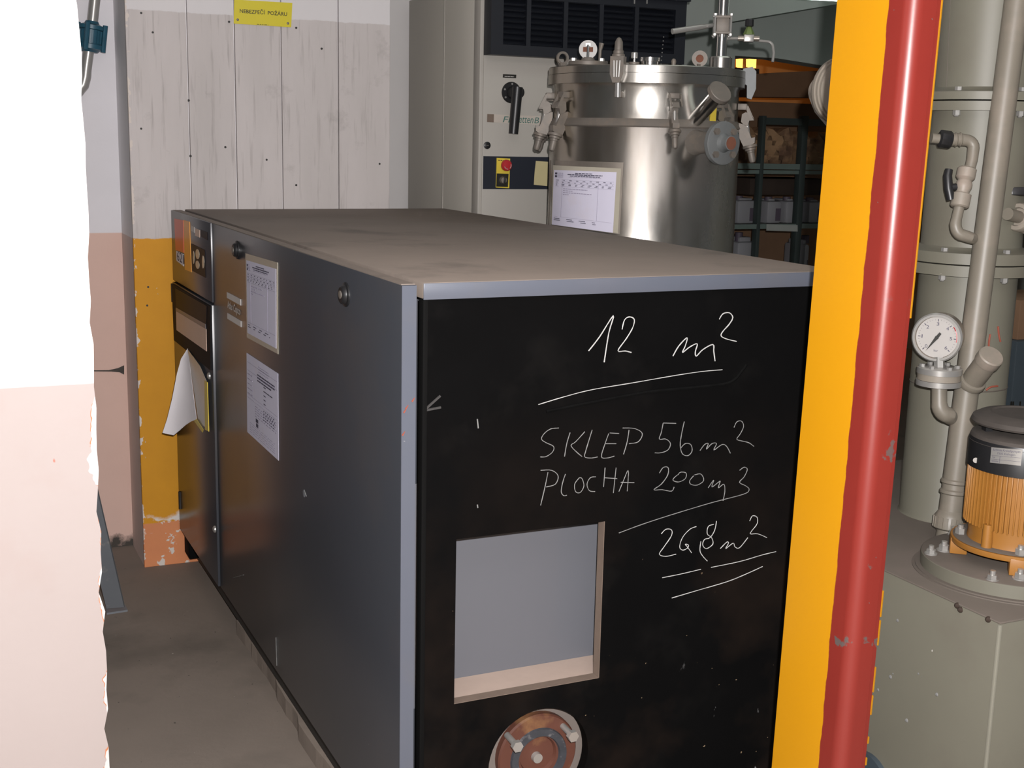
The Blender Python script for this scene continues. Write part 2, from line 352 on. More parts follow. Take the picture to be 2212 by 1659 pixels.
def text_mesh(body, org, right, up, width, height=None, shear=0, lift=.0006, depth=.0004, bold=0):
    cu = bpy.data.curves.new('t', 'FONT'); cu.body = body; cu.size = 1; cu.shear = shear; cu.offset = bold; cu.resolution_u = 3
    o = bpy.data.objects.new('t', cu); COL.objects.link(o); bpy.context.view_layer.update()
    me = bpy.data.meshes.new_from_object(o.evaluated_get(bpy.context.evaluated_depsgraph_get()))
    bpy.data.objects.remove(o); bpy.data.curves.remove(cu)
    xs = [v.co.x for v in me.vertices]; ys = [v.co.y for v in me.vertices]
    sx = width/(max(xs)-min(xs)); sy = height/(max(ys)-min(ys)) if height else sx
    x0, y0 = min(xs), min(ys) if height else 0
    R, U = V(right).normalized(), V(up).normalized(); Nn = R.cross(U)
    for v in me.vertices: v.co = V(org)+R*((v.co.x-x0)*sx)+U*((v.co.y-y0)*sy)+Nn*lift
    return me
def smooth_path(p, k=5):
    if len(p) < 3: return p
    out = []; q = [p[0]]+list(p)+[p[-1]]
    for i in range(1, len(q)-2):
        for j in range(k):
            t = j/k; a, b, c, d = q[i-1], q[i], q[i+1], q[i+2]
            out.append(tuple(.5*(2*b[m]+(c[m]-a[m])*t+(2*a[m]-5*b[m]+4*c[m]-d[m])*t*t+(3*b[m]-a[m]-3*c[m]+d[m])*t**3) for m in (0, 1)))
    out.append(p[-1]); return out

# ================================================================== SETTING
struct(MB().box2((-3, -1.5, -.12), (8, 9, 0)).build('floor', 'floor', smooth=False))
# near wall at the left with a chipped free edge
b = MB(); edge = []
zs = [0, .3]+[.45+i*.03 for i in range(42)]+[1.9, 2.9]
for i, zz in enumerate(zs):
    j = (random.random()-.5)*.004+(random.random() < .16)*-.005 if .4 < zz < 1.75 else 0
    edge.append((.2045+j, zz))
b.faces([(x, y, z) for y in (1.8, 1.97) for x, z in edge+[(-1.6, 2.9), (-1.6, 0)]], [])
b.bm.verts.ensure_lookup_table(); nn = len(edge)+2; vs = b.bm.verts
b.bm.faces.new([vs[i] for i in range(nn)]); b.bm.faces.new([vs[nn+i] for i in reversed(range(nn))])
for i in range(nn): b.bm.faces.new([vs[i], vs[(i+1) % nn], vs[nn+(i+1) % nn], vs[nn+i]])
struct(b.build('wall_left', 'wall_left', smooth=False))
# alcove behind it, plank-faced pier, white wall beyond
struct(MB().box2((-1.6, 4.49, 0), (.62, 4.60, 2.9)).build('wall_alcove', 'alcove', smooth=False))
pier = struct(MB().box2((.6195, 4.245, 0), (1.497, 4.75, 2.9)).build('wall_back', 'pier_side', smooth=False))
for i, (a_, b_) in enumerate(((.6185, .8075), (.8085, .9595), (.9605, 1.1145), (1.1155, 1.3105), (1.3115, 1.497))):
    g = .0016
    MB().box2((a_+(g if i else 0), 4.231+(i % 2)*.0012, 0), (b_-g, 4.247, 2.9), .0018).build('plank', 'plank', pier, smooth=False)
nails = ((305, 28), (330, 70), (305, 278), (408, 217), (412, 337), (495, 47), (576, 345), (487, 318), (640, 60), (820, 354), (640, 400), (695, 105), (320, 620), (318, 660))
nm = None
for u, v in nails:
    p = at(u, v, Y=4.231)
    if nm is None: nm = MB().cyl(p+V((0, .003, 0)), p-V((0, .0015, 0)), .0042, .0034, 8).build('nail_head', 'dark_metal', pier, origin=p)
    else: dup(nm, pier, p)
struct(MB().box2((1.49, 4.80, 0), (2.33, 4.92, 2.9)).build('wall_rear', 'white_wall', smooth=False))
# far grey-green wall with the low opening to the orange room
Yw = 4.95
p1, p2, p3 = at(1596, 121, Y=Yw), at(1680, 126, Y=Yw), at(1830, 150, Y=Yw)
bl = (p1.x-.02, Yw, 0)
struct(MB().plate([(2.30, Yw, 0), bl, (p1.x-.02, Yw, p1.z), p2, p3, (6.6, Yw, p3.z-.3), (6.6, Yw, 3.0), (2.30, Yw, 3.0)], (0, .12, 0)).build('wall_far', 'grey_green', smooth=False))
q1, q2 = at(1480, 64, Y=4.55), at(1860, 0, Y=4.55)
struct(MB().plate([q1, q2, q2+(q2-q1)*2, (q2.x+(q2.x-q1.x)*2, 4.55, 3.0), (q1.x, 4.55, 3.0)], (0, .39, 0)).build('trim_1', 'grey_green', smooth=False))
struct(MB().box2((-3, -1.5, 2.9), (8, 9, 3.05)).build('ceiling', 'white_wall', smooth=False))
struct(MB().box2((2.4, 8.0, 0), (8, 8.12, 2.9)).build('wall_orange', 'orange_wall', smooth=False))
struct(MB().box2((6.6, 1.0, 0), (6.72, 8, 2.9)).build('wall_right', 'grey_green', smooth=False))
# concrete plinth under the machine, edge broken
b = MB(); e = []
for i in range(34):
    y = 3.53-i*(3.53-1.95)/33; e.append((.772+(random.random()-.5)*.012-.012*math.exp(-((y-2.75)/.3)**2), y))
top = [(x+.012, y, .046) for x, y in e]; bot = [(x, y, 0) for x, y in e]
b.plate([V(p) for p in [(x+.006, y, 0.0) for x, y in e]+[(1.70, 1.95, 0), (1.70, 3.53, 0)]], (0, 0, .046))
struct(b.build('trim_2', 'concrete_edge', smooth=False))

# ================================================================== HAZARD POST (steel door jamb)
pc = [at(1972, 0, Y=1.5), at(1813, 1659, Y=1.5)]
dx_dz = (pc[0].x-pc[1].x)/(pc[0].z-pc[1].z)
X0 = lambda z: pc[1].x+(z-pc[1].z)*dx_dz
prof = [(0, .173), (0, .022)]
for k in range(1, 9):
    a = k/8*math.pi/2; prof.append((.022-.022*math.cos(a), .022-.022*math.sin(a)))
prof += [(.047, 0), (.0485, .0015), (.0495, .0015), (.056, .002), (.056, .173)]
b = MB(); n_ = len(prof)
vs = [V((X0(z)+x, 1.5+y, z)) for z in (0, 2.9) for x, y in prof]
b.faces(vs, [tuple(range(n_-1, -1, -1)), tuple(range(n_, 2*n_))]+[(i, (i+1) % n_, n_+(i+1) % n_, n_+i) for i in range(n_)])
post = b.build('door_post', 'post'); tag(post, 'steel door post with yellow side and red front beside the black machine', 'post')
b = MB()
zz = 2.8
while zz > .25:                                    # the ragged yellow paint line along the far lip
    l_ = .5 if zz > 1.25 else random.uniform(.006, .026)
    if zz > 1.25 or random.random() < .38:
        z0, z1 = max(zz-l_, 1.2) if zz > 1.25 else zz-l_, zz
        b.plate([(X0(z)+.0565, 1.5005, z) for z in (z0, z1)]+[(X0(z)+.0565+.0028, 1.5015, z) for z in (z1, z0)], (0, .05, 0))
    zz -= l_
b.build('yellow_edge', 'post_yellow', post)['kind'] = 'stuff'

# ================================================================== COMPRESSOR
XS, YN, YF, ZT, ZB = .740, 2.030, 4.193, 1.2138, .136
XL, XR = .779, 1.688
comp = thing('air_compressor', (XL, YN, .046), 'long grey boxed compressor with black chalk-marked end and dusty top', 'machine')
MB().box2((XL, YN+.12, ZB), (XR, YF, ZT-.03)).build('body', 'panel_paint', comp, smooth=False)
MB().box2((XL, YN, ZT-.029), (XR, YF, ZT), .003).build('top_cover', 'dust', comp)
MB().box2((XL+.001, YN-.0015, ZT-.030), (XR, YN+.004, ZT-.0015), .0008).build('top_lip', 'grey_paint', comp)
MB().box2((XS, YN+.001, ZB), (XS+.0275, 3.585, ZT-.0035), .002).build('side_panel', 'panel_paint', comp)
MB().box2((XS+.0005, YN-.0006, ZB+.002), (XS+.027, YN+.003, ZT-.0045)).build('panel_edge', 'grey_paint', comp)
MB().box2((XS+.001, YN+.006, ZT-.0045), (XS+.0265, YF, ZT-.0022)).build('panel_top_flange', 'dust', comp)
MB().box2((XS-.004, 3.588, .985), (XS+.0275, YF+.005, ZT-.003), .0015).build('instrument_panel', 'panel_paint', comp)
dr = MB().box2((XS-.006, 3.588, ZB), (XS+.0275, YF+.005, .978), .0015).build('control_door', 'panel_paint', comp)
ax = XS-.0045
def side_plate(name, pts, mat, par, th=.0012, X=ax, **k): return MB().plate(px(pts, X=X), (-th, 0, 0)).build(name, mat, par, smooth=False)
ip = [o for o in comp.children if o.name.startswith('instrument_panel')][0]
side_plate('red_sticker', [(377, 472), (396, 476), (398, 546), (380, 540)], 'stick_red', ip)
side_plate('orange_sticker', [(397, 475), (410, 479), (414, 588), (400, 582)], 'stick_orange', ip)
side_plate('number_label', [(381.5, 542), (397, 549), (397, 575), (382, 563)], 'plain_paper', ip)
MB().add(text_mesh('621', at(383, 562, X=ax-.0015), (0, -1, -.02), (0, 0, 1), .115, .030)).build('label_number', 'ink', ip)['kind'] = 'stuff'
side_plate('switch_plate', [(414, 487), (421, 491), (421, 503), (414, 499)], 'logo', ip)
side_plate('switch_plate', [(422, 493), (432, 497), (432, 513), (422, 509)], 'beige', ip)
side_plate('display', [(434.5, 496), (449, 502), (449, 519), (435, 511)], 'glass_dark', ip)
em = side_plate('emblem_plate', [(413.5, 526), (443, 540), (445, 600), (416, 585)], 'glass_dark', ip)
for (u, v, a_, h_) in ((427, 549, 4, 11), (427, 572, 4, 9), (418.5, 556, 1.5, 14), (439, 566, 2.2, 14)):
    side_plate('emblem_petal', [(u+a_*math.cos(t*math.pi/6), v+h_*math.sin(t*math.pi/6)+a_*math.cos(t*math.pi/6)*.45) for t in range(12)], 'sleeve', em, .001, ax-.0012)
fr = side_plate('window_frame', [(375, 613), (458, 662), (459, 800), (380, 735)], 'matt_black', dr, .006, XS-.006)
fx = XS-.0122
side_plate('window_glass', [(379, 622), (447, 661), (446, 708), (381, 666)], 'glass_dark', dr, .001, fx)
side_plate('window_ledge', [(381, 664), (445, 700), (445.5, 710), (381, 671)], 'grey_paint', dr, .002, fx)
side_plate('beige_pane', [(381, 672), (446, 711), (447, 759), (382, 713)], 'beige', dr, .0012, fx)  # beige rectangle in the lower part of the window
for u, v in ((453, 812), (465, 1143)):
    p = at(u, v, X=XS-.006); MB().lathe(p, (-1, 0, 0), [(.011, 0), (.010, .004), (.006, .007), (.0005, .008)], 14).build('door_lock', 'zinc', dr)
for v in (632, 1080):
    p = at(377 if v < 800 else 393, v, X=XS-.001); MB().cyl(p-V((.004, 0, .03)), p+V((-.004, 0, .03)), .007, None, 10).build('hinge', 'dark_metal', dr)
for u, v in ((513, 540), (748, 636)):
    p = at(u, v, X=XS)
    k_ = MB().lathe(p, (-1, 0, 0), [(.024, 0), (.024, .003), (.019, .0045), (.017, .010), (.0145, .012), (.0005, .012)], 24).build('latch', 'black_plastic', comp)
    MB().cyl(p-V((.012, 0, 0)), p-V((.0135, 0, 0)), .008, None, 14).build('latch_slot', 'steel_dull', k_)
lx = XS-.0002
for z0, z1 in ((1.021, 1.037), (.964, .980)): MB().box2((lx-.0008, 3.245, z0), (lx+.001, 3.407, z1)).build('logo_bar', 'logo', comp, smooth=False)
MB().add(text_mesh('Atlas Copco', (lx, 3.405, .988), (0, -1, 0), (0, 0, 1), .156, .027, .25, bold=.02)).build('logo_lettering', 'logo', comp)
# scratches on the side panel
for ps in (((596, 1377), (598, 1438)), ((504, 1248), (526, 1242)), ((657, 1058), (662, 1072))):
    MB().tube([at(u, v, X=XS-.0003) for u, v in ps], .0009, 6).build('scratch', 'chalk_faint', comp)
p = at(657, 1066, X=XS); MB().cyl(p, p-V((.0006, 0, 0)), .0085, None, 16).build('paint_mark', 'strut', comp)
# end face: black panel with a square cut-out (four strips), sheet inside
oz0, oz1, ox0, ox1 = .4185, .7411, .8503, 1.160
yb = YN+.006
fcn = [(XL, ZB-.06), (XR, ZB-.06), (XR, ZT-.031), (XL, ZT-.031)]
b = MB()
FC, FR_ = V((1.032, 0, .268)), .1085
outer = [V((x, yb, z)) for x, z in fcn]
def strip(x0, z0, x1, z1): b.box2((x0, yb, z0), (x1, yb+.024, z1))
strip(XL+.010, oz1, XR, ZT-.031); strip(XL+.010, .40, ox0, oz1); strip(ox1, .40, XR, oz1); strip(ox0, .40, ox1, oz0)
N_ = 48                                            # lower part with the round hole for the flange
ring = [(FC.x+FR_*math.cos(2*math.pi*i/N_), FC.z+FR_*math.sin(2*math.pi*i/N_)) for i in range(N_)]
def onrect(i):
    a = 2*math.pi*i/N_; c, s = math.cos(a), math.sin(a)
    t = min(((XR-FC.x)/c if c > 1e-6 else 9), ((XL+.010-FC.x)/c if c < -1e-6 else 9), ((.40-FC.z)/s if s > 1e-6 else 9), ((.06-FC.z)/s if s < -1e-6 else 9))
    return (FC.x+c*t, FC.z+s*t)
vs = [b.bm.verts.new((x, yy, z)) for yy in (yb, yb+.024) for x, z in ring+[onrect(i) for i in range(N_)]]
for i in range(N_):
    j = (i+1) % N_
    b.bm.faces.new([vs[i], vs[j], vs[N_+j], vs[N_+i]]); b.bm.faces.new([vs[i], vs[2*N_+i], vs[2*N_+j], vs[j]])
for cx, cz in ((XR, .40), (XL+.010, .40), (XR, .06), (XL+.010, .06)):    # fill corners
    i = int(round((math.atan2(cz-FC.z, cx-FC.x) % (2*math.pi))/(2*math.pi)*N_-.5))
    a_, c_ = onrect(i % N_), onrect((i+1) % N_); b.faces([(a_[0], yb, a_[1]), (cx, yb, cz), (c_[0], yb, c_[1])], [(0, 1, 2)])
ep = b.build('end_panel', 'black_face', comp, smooth=False)
MB().box2((XL+.002, yb-.003, .06), (XL+.011, yb+.02, ZT-.031), .001).build('corner_seal', 'black_rubber', comp)
b = MB().box2((ox1-.001, yb+.0005, oz0-.001), (ox1+.004, yb+.024, oz1+.001)).box2((ox0-.002, yb+.0005, oz0-.004), (ox1+.002, yb+.024, oz0+.001))
b.build('cut_edge', 'cutedge', ep, smooth=False)
MB().box2((ox0-.08, YN+.115, oz0-.05), (XR-.05, YN+.121, oz1+.08)).build('inner_sheet', 'ductsheet', comp, smooth=False)
MB().box2((ox0-.03, yb+.0245, oz0-.012), (XR-.05, YN+.1145, oz0-.0015)).build('dusty_ledge', 'ductdust', comp, smooth=False)
# pipe flange in the round hole
fy = YN+.024
fl = MB().lathe((FC.x, fy+.06, FC.z), (0, -1, 0), [(.128, 0), (.128, .03), (.0005, .03)], 40).build('backing_plate', 'flange_plate', comp)
pf = MB().lathe((FC.x+.013, fy+.03, FC.z-.006), (0, -1, 0), [(.086, 0), (.086, .014), (.083, .018), (.040, .018), (.037, .010), (.0005, .010)], 48).build('pipe_flange', 'primer', comp)
MB().lathe((FC.x+.014, fy+.012, FC.z-.010), (0, -1, 0), [(.044, 0), (.046, .005), (.060, .005), (.062, 0)], 48, False).build('gasket', 'ring_seal', pf)
MB().cyl((FC.x+.012, fy+.021, FC.z-.012), (FC.x+.012, fy+.010, FC.z-.012), .011, .010, 20).build('centre_plug', 'zinc', pf)
for u, v in ((1117, 1612), (1237, 1590)):
    h = at(u, v, Y=fy-.03); s_ = V((h.x, fy+.016, h.z+.002))
    k_ = MB().cyl(s_, h, .0065, None, 14).build('bolt', 'zinc', pf)
    MB().hexa(h+V((0, .006, 0)), h-V((0, .005, 0)), .0115).build('bolt_head', 'zinc', k_)
# skid and feet
MB().box2((.777, YN+.02, .0465), (XR-.02, YF-.03, ZB+.001)).build('base_frame', 'dark_metal', comp, smooth=False)
MB().box2((XS+.006, 4.10, .055), (.785, 4.185, ZB-.002), .004).build('rubber_foot', 'black_rubber', comp)
# chalk writing on the end face: strokes in the crop frame, 2.513 px per photograph pixel
CH = {
 'chalk_area_top': [[(380, 297), (440, 220), (515, 105), (490, 200), (465, 358)], [(562, 180), (575, 130), (600, 112), (628, 125), (620, 170), (585, 230), (540, 295), (580, 297), (612, 305)],
  [(838, 325), (870, 270), (915, 225), (905, 270), (890, 305), (930, 275), (970, 258), (960, 300), (965, 325), (1000, 290), (1055, 262), (1060, 300), (1067, 352)],
  [(1090, 125), (1110, 95), (1145, 90), (1163, 115), (1145, 150), (1110, 190), (1100, 215), (1130, 232), (1183, 245)],
  [(108, 588), (250, 545), (400, 507), (620, 470), (850, 430), (1000, 408), (1107, 399)]],
 'chalk_shop_line': [[(218, 715), (175, 720), (140, 745), (125, 775), (150, 795), (190, 815), (185, 845), (150, 870), (118, 872)], [(280, 740), (262, 800), (250, 870)], [(360, 735), (310, 790), (285, 810), (315, 845), (345, 870)],
  [(400, 725), (380, 790), (365, 840), (360, 872), (395, 878), (430, 872)], [(490, 745), (470, 800), (450, 870), (480, 878), (520, 868)], [(495, 742), (545, 745)], [(470, 800), (530, 800)],
  [(600, 725), (590, 790), (570, 858)], [(565, 715), (630, 718), (672, 745), (650, 790), (600, 800)],
  [(785, 690), (775, 740), (765, 775), (800, 775), (825, 800), (810, 835), (770, 850), (740, 850)], [(785, 688), (855, 690)],
  [(900, 680), (885, 750), (878, 810), (890, 855), (920, 865), (942, 840), (935, 805), (905, 800), (880, 825)],
  [(985, 838), (1010, 805), (1030, 800), (1020, 830), (1050, 800), (1075, 800), (1060, 835), (1105, 805), (1130, 815), (1150, 852)],
  [(1170, 712), (1185, 682), (1210, 678), (1222, 705), (1205, 745), (1185, 775), (1210, 785), (1250, 795), (1278, 815)]],
 'chalk_yard_line': [[(160, 955), (145, 1030), (120, 1135)], [(120, 945), (180, 945), (215, 975), (200, 1020), (150, 1035)], [(255, 965), (240, 1010), (232, 1060), (245, 1082), (262, 1080)],
  [(330, 985), (305, 1020), (310, 1060), (335, 1065), (355, 1030), (345, 990), (330, 985)], [(420, 980), (390, 985), (372, 1020), (385, 1055), (415, 1060)],
  [(470, 930), (462, 1035)], [(530, 930), (515, 1068)], [(465, 985), (535, 990)], [(545, 1060), (570, 1000), (595, 945), (595, 1000), (590, 1058)], [(555, 1010), (628, 1012)],
  [(765, 960), (785, 930), (812, 930), (810, 970), (775, 1020), (735, 1050), (780, 1050), (830, 1058), (845, 1035)],
  [(870, 965), (845, 985), (840, 1000), (870, 1008), (905, 990), (910, 960), (880, 955), (865, 970)], [(950, 975), (930, 1000), (935, 1020), (970, 1025), (1005, 1000), (990, 965), (955, 970)],
  [(1030, 1040), (1050, 1010), (1060, 1000), (1050, 1035), (1085, 1010), (1095, 1005), (1085, 1040), (1115, 1020), (1120, 1060), (1110, 1110)],
  [(1200, 945), (1225, 928), (1242, 940), (1225, 980), (1200, 1010), (1235, 1030), (1252, 1050), (1220, 1075), (1050, 1120), (850, 1180), (680, 1235), (545, 1285)]],
 'chalk_total_line': [[(775, 1290), (800, 1265), (830, 1268), (830, 1300), (790, 1360), (765, 1400), (800, 1412), (855, 1400)], [(965, 1250), (930, 1265), (890, 1310), (875, 1360), (892, 1378), (918, 1366), (922, 1350), (905, 1346), (918, 1362), (940, 1393)],
  [(1075, 1220), (1065, 1270), (1040, 1310), (1010, 1320), (1000, 1350), (1020, 1370), (1055, 1345), (1048, 1310), (1025, 1290), (1030, 1250), (1060, 1238)], [(990, 1330), (985, 1380), (1000, 1410), (1025, 1437)],
  [(1095, 1370), (1130, 1335), (1140, 1340), (1125, 1370), (1165, 1340), (1175, 1360), (1200, 1365), (1245, 1310)], [(1255, 1220), (1270, 1192), (1295, 1200), (1295, 1235), (1265, 1275), (1260, 1290), (1300, 1290), (1348, 1310)],
  [(780, 1528), (880, 1508), (990, 1482)], [(1045, 1472), (1200, 1440), (1320, 1405), (1398, 1386)], [(832, 1638), (960, 1600), (1130, 1550), (1230, 1510), (1325, 1467)]]}
for nm_, strokes in CH.items():
    b = MB()
    for s_ in strokes:
        pts = smooth_path(s_, 4); m = len(pts)
        rr = [(.0008 if s_[0] == (108, 588) else .0011 if nm_ == 'chalk_area_top' else .0008)*(.8+.4*random.random()) for _ in pts]
        b.tube([at(1120+x/2.513, 640+y/2.513, Y=yb-.0002) for x, y in pts], rr, 5)
    b.build('chalk_writing', 'chalk' if nm_ in ('chalk_area_top', 'chalk_total_line') else 'chalk_mid', ep)
MB().tube([at(1120+x/2.513, 640+y/2.513, Y=yb) for x, y in smooth_path([(150, 625), (400, 575), (700, 520), (1000, 490), (1150, 465), (1215, 400), (1235, 370)])], .0035, 6).build('chalk_smudge', 'smudge', ep)
for ps, mt in ((((921, 882), (951, 855)), 'scuff'), (((921, 886), (952, 880)), 'scuff'), (((917.5, 884), (917, 955)), 'cutedge'), (((1031, 905), (1033, 925)), 'chalk_faint'), (((1031, 1090), (1032, 1097)), 'chalk_faint')):
    MB().tube([at(u, v, Y=yb) for u, v in ps], .0014 if mt != 'scuff' else .0026, 5).build('scratch', mt, ep)
for u, v in ((872, 892), (876, 884), (869, 941), (890, 868)):
    MB().tube([at(u, v, Y=YN-.001), at(u+6, v-9, Y=YN-.001)], [.0018, .0006], 5).build('red_paint_fleck', 'mark_red', comp)

# ------------------------------------------------------------------ papers on the machine
def bilin(c, s, t): return c[0].lerp(c[1], s).lerp(c[3].lerp(c[2], s), t)      # corners tl,tr,br,bl
def words(b, P, N, s0, s1, t, h, gap=.012, wl=(.02, .07), off=.0006):
    s = s0
    while s < s1:
        w_ = min(random.uniform(*wl), s1-s)
        b.grid([[P(s, t)+N*off, P(s+w_/2, t)+N*off, P(s+w_, t)+N*off], [P(s, t+h)+N*off, P(s+w_/2, t+h)+N*off, P(s+w_, t+h)+N*off]], N*.0003); s += w_+gap
def rule(b, P, N, s0, t0, s1, t1, off=.0006):
    k = 6; b.grid([[P(s0+(s1-s0)*i/k, t0)+N*off for i in range(k+1)], [P(s0+(s1-s0)*i/k, t1)+N*off for i in range(k+1)]], N*.0003)
def form(P, N, sheet):
    b = MB()
    b2 = MB()
    for tt in (.045, .095): rule(b, P, N, .02, tt, .055, tt+.035)
    for k in range(5): words(b2, P, N, .07, .15, .05+k*.018, .007, .006, (.02, .05))
    words(b, P, N, .34, .62, .040, .014, .01, (.03, .06)); words(b, P, N, .22, .78, .065, .016, .008, (.03, .07)); words(b, P, N, .26, .74, .092, .013, .008, (.03, .06))
    words(b2, P, N, .24, .76, .115, .006)
    for tt in (.165, .20, .235, .29, .84): rule(b2, P, N, .03, tt, .97, tt+.0035)
    for ss in (.14, .72): rule(b2, P, N, ss, .165, ss+.004, .84)
    for tt in (.178, .215, .25, .268): words(b, P, N, .04, .95, tt, .009, .07, (.02, .05))
    for k, (e_, c_) in enumerate(((.55, 0), (.32, 0), (.62, 0), (.26, 0))): words(b2, P, N, .16, e_, .325+k*.034, .013, .008, (.015, .05))
    for tt in (.87, .90): words(b, P, N, .03, .8, tt, .010, .11, (.05, .12))
    b.build('printed_text', 'ink', sheet, smooth=False)['kind'] = 'stuff'; b2.build('faint_print', 'ink_faint', sheet, smooth=False)['kind'] = 'stuff'
NX = V((-1, 0, 0))
doc = thing('inspection_form', at(567, 764, X=XS), 'printed form in clear sleeve taped to grey side panel, upper of two', 'paper')
sl = px([(531, 547), (600, 567), (601.5, 765), (534, 729)], X=XS-.0004)
MB().plate(sl, (-.0012, 0, 0)).build('sleeve', 'sleeve', doc, smooth=False)
sc = px([(532.5, 562), (596.5, 581), (597, 753), (535, 719)], X=XS-.0017)
sh_ = MB().plate(sc, (-.0006, 0, 0)).build('sheet', 'white_paper', doc, smooth=False)
form(lambda s, t: bilin(sc, s, t), NX, sh_)
doc = thing('registration_sheet', at(567, 980, X=XS), 'bare lilac-white printed sheet on grey side panel, below the sleeved form', 'paper')
sc2 = px([(533, 762), (601, 807), (602, 995), (534.5, 933)], X=XS-.0004)
sh_ = MB().plate(sc2, (-.0006, 0, 0)).build('sheet', 'white_paper', doc, smooth=False)
b, b2 = MB(), MB(); P2 = lambda s, t: bilin(sc2, s, t)
for k in range(3): words(b, P2, NX, .36, .90-.1*(k == 2), .17+k*.035, .017, .008, (.04, .09))
for k in range(3): words(b2, P2, NX, .40, .72, .07+k*.03, .01, .008, (.03, .06))
for k in range(5): words(b2, P2, NX, .03, .2, .24+k*.06, .012, .01, (.04, .1)); words(b, P2, NX, .56, .56+.07+.2*(k == 1), .27+k*.05, .012, .01, (.05, .1))
for tt in (.10, .20, .50, .54): rule(b2, P2, NX, .03, tt, .97, tt+.004)
for k in range(5): words(b2, P2, NX, .28, .95, .58+k*.03, .010, .02, (.04, .1))
for k in range(4): words(b, P2, NX, .55, .9, .56+k*.035, .012, .03, (.02, .04))
rule(b, P2, NX, .30, .73, .38, .775); rule(b, P2, NX, .31, .785, .38, .83)
for k in range(5): words(b2, P2, NX, .1, .9, .84+k*.028, .006, .02, (.04, .1))
b.build('printed_text', 'ink', sh_, smooth=False)['kind'] = 'stuff'; b2.build('faint_print', 'ink_faint', sh_, smooth=False)['kind'] = 'stuff'
# folder flap hanging on the control door
fo = thing('document_folder', at(425, 905, X=.715), 'white paper folder curling off the control door below its window', 'folder')
Lp = [(405, 753), (391, 775), (382, 808), (372, 860), (361, 905), (351, 935)]; Rp = [(405, 753), (408, 776), (412, 810), (417, 850), (421, 882), (424, 906)]
rows = []
for i in range(6):
    t = i/5; r = []
    for k in range(7):
        s = k/6; u = Lp[i][0]*(1-s)+Rp[i][0]*s; v = Lp[i][1]*(1-s)+Rp[i][1]*s
        if i == 5: v = (935, 938, 940, 930, 919, 911, 906)[k]
        r.append(at(u, v, X=.727-.072*t*(1-s)**1.3-.006*t))
    rows.append(r)
MB().grid(rows, V((.002, .002, 0))).build('cover', 'plain_paper', fo)
MB().plate(px([(406, 755), (432, 790), (446, 822), (448, 925), (430, 915)], X=.7255), (-.0008, 0, 0)).build('pocket', 'sleeve', fo, smooth=False)
MB().plate(px([(443, 822), (449, 826), (452, 932), (444, 928)], X=.7240), (-.002, 0, 0)).build('yellow_strip', 'amber_yellow', fo, smooth=False)
MB().plate(px([(417, 905), (425, 905), (440, 928), (438, 934)], X=.722), (-.0015, 0, 0)).build('yellow_strip', 'amber_yellow', fo, smooth=False)

# ================================================================== SIGN ON PLANKS
ys = 4.2305
sg = thing('fire_danger_sign', at(568, 54, Y=ys), 'yellow fire danger sign with black capitals screwed to white planks', 'sign')
sc_ = px([(505.5, -1), (631, 6.5), (628.5, 59), (504.5, 51)], Y=ys)
MB().plate(sc_, (0, -.003, 0)).build('plate', 'yellow_sign', sg, smooth=False)
o1, o2 = at(518, 27.5, Y=ys-.003), at(620, 34.5, Y=ys-.003)
MB().add(text_mesh('NEBEZPEČÍ  POŽÁRU', o1, o2-o1, (0, 0, 1), (o2-o1).length, None, bold=.012)).build('lettering', 'sign_black', sg)
b = MB(); words(b, lambda s, t: at(555+25*s, 51.5+1.6*s+2*t, Y=ys-.003), V((0, -1, 0)), 0, 1, .2, .5, .06, (.1, .3)); b.build('small_print', 'sign_black', sg, smooth=False)
for u, v in ((513.5, 42.5), (622, 50.5)):
    p = at(u, v, Y=ys-.003); MB().lathe(p, (0, -1, 0), [(.0042, 0), (.0038, .002), (.0005, .003)], 12).build('screw', 'steel_dull', sg)

# ================================================================== ELECTRIC CABINET
YC, YCB, CX0, CX1 = 4.04, 4.74, 1.752, 2.545
cb = thing('electrical_cabinet', (CX0, YC, 0), 'tall grey electrical cabinet with navy louvred hood behind the steel tank', 'cabinet')
ztop = 1.955
MB().box2((CX0, YC+.025, 0), (CX1, YCB, ztop+.02), .003).build('body', 'cabinet_side', cb)
MB().box2((CX0-.002, 4.37, .02), (CX0+.01, 4.376, ztop+.015)).build('panel_seam', 'cabinet_grey', cb, smooth=False)
MB().box2((CX0-.001, YC+.004, 0), (CX0+.026, YC+.06, ztop+.02), .003).build('corner_profile', 'cabinet_grey', cb)
d_ = MB().box2((CX0+.012, YC, .05), (CX1-.005, YC+.024, 1.742), .002).build('door', 'cabinet_grey', cb)
z0, z1 = 1.289, 1.401
MB().box2((CX0+.016, YC-.0012, z0), (CX1-.006, YC+.001, z1)).build('navy_band', 'navy_band', d_, smooth=False)
hy = YC-.055
b = MB(); hx0, hx1, hz0, hz1 = CX0+.012, CX1-.018, 1.738, 2.06
b.box2((hx0, hy, hz0+.034), (hx0+.045, YC-.004, 1.925)).box2((hx1-.045, hy, hz0+.034), (hx1, YC-.004, 1.925)).box2((hx0, hy, hz0), (hx1, YC-.004, hz0+.034)).box2((hx0, YC-.004, hz0), (hx1, YC+.02, hz1))
b.box2((hx0, hy, 1.925), (hx1, YC-.004, 1.955)).box2((hx0-.005, hy-.014, 1.955), (hx1+.008, YC-.004, 1.985)).box2((hx0, hy, 1.985), (hx1-.02, YC-.004, hz1))
hood = b.build('louvre_hood', 'hood_navy', cb, smooth=False)
for u in (1142, 1222, 1299, 1375):
    p = at(u, 70, Y=hy); MB().box2((p.x-.008, hy+.001, hz0+.034), (p.x+.008, hy+.02, 1.925)).build('mullion', 'hood_navy', hood, smooth=False)
s0 = None
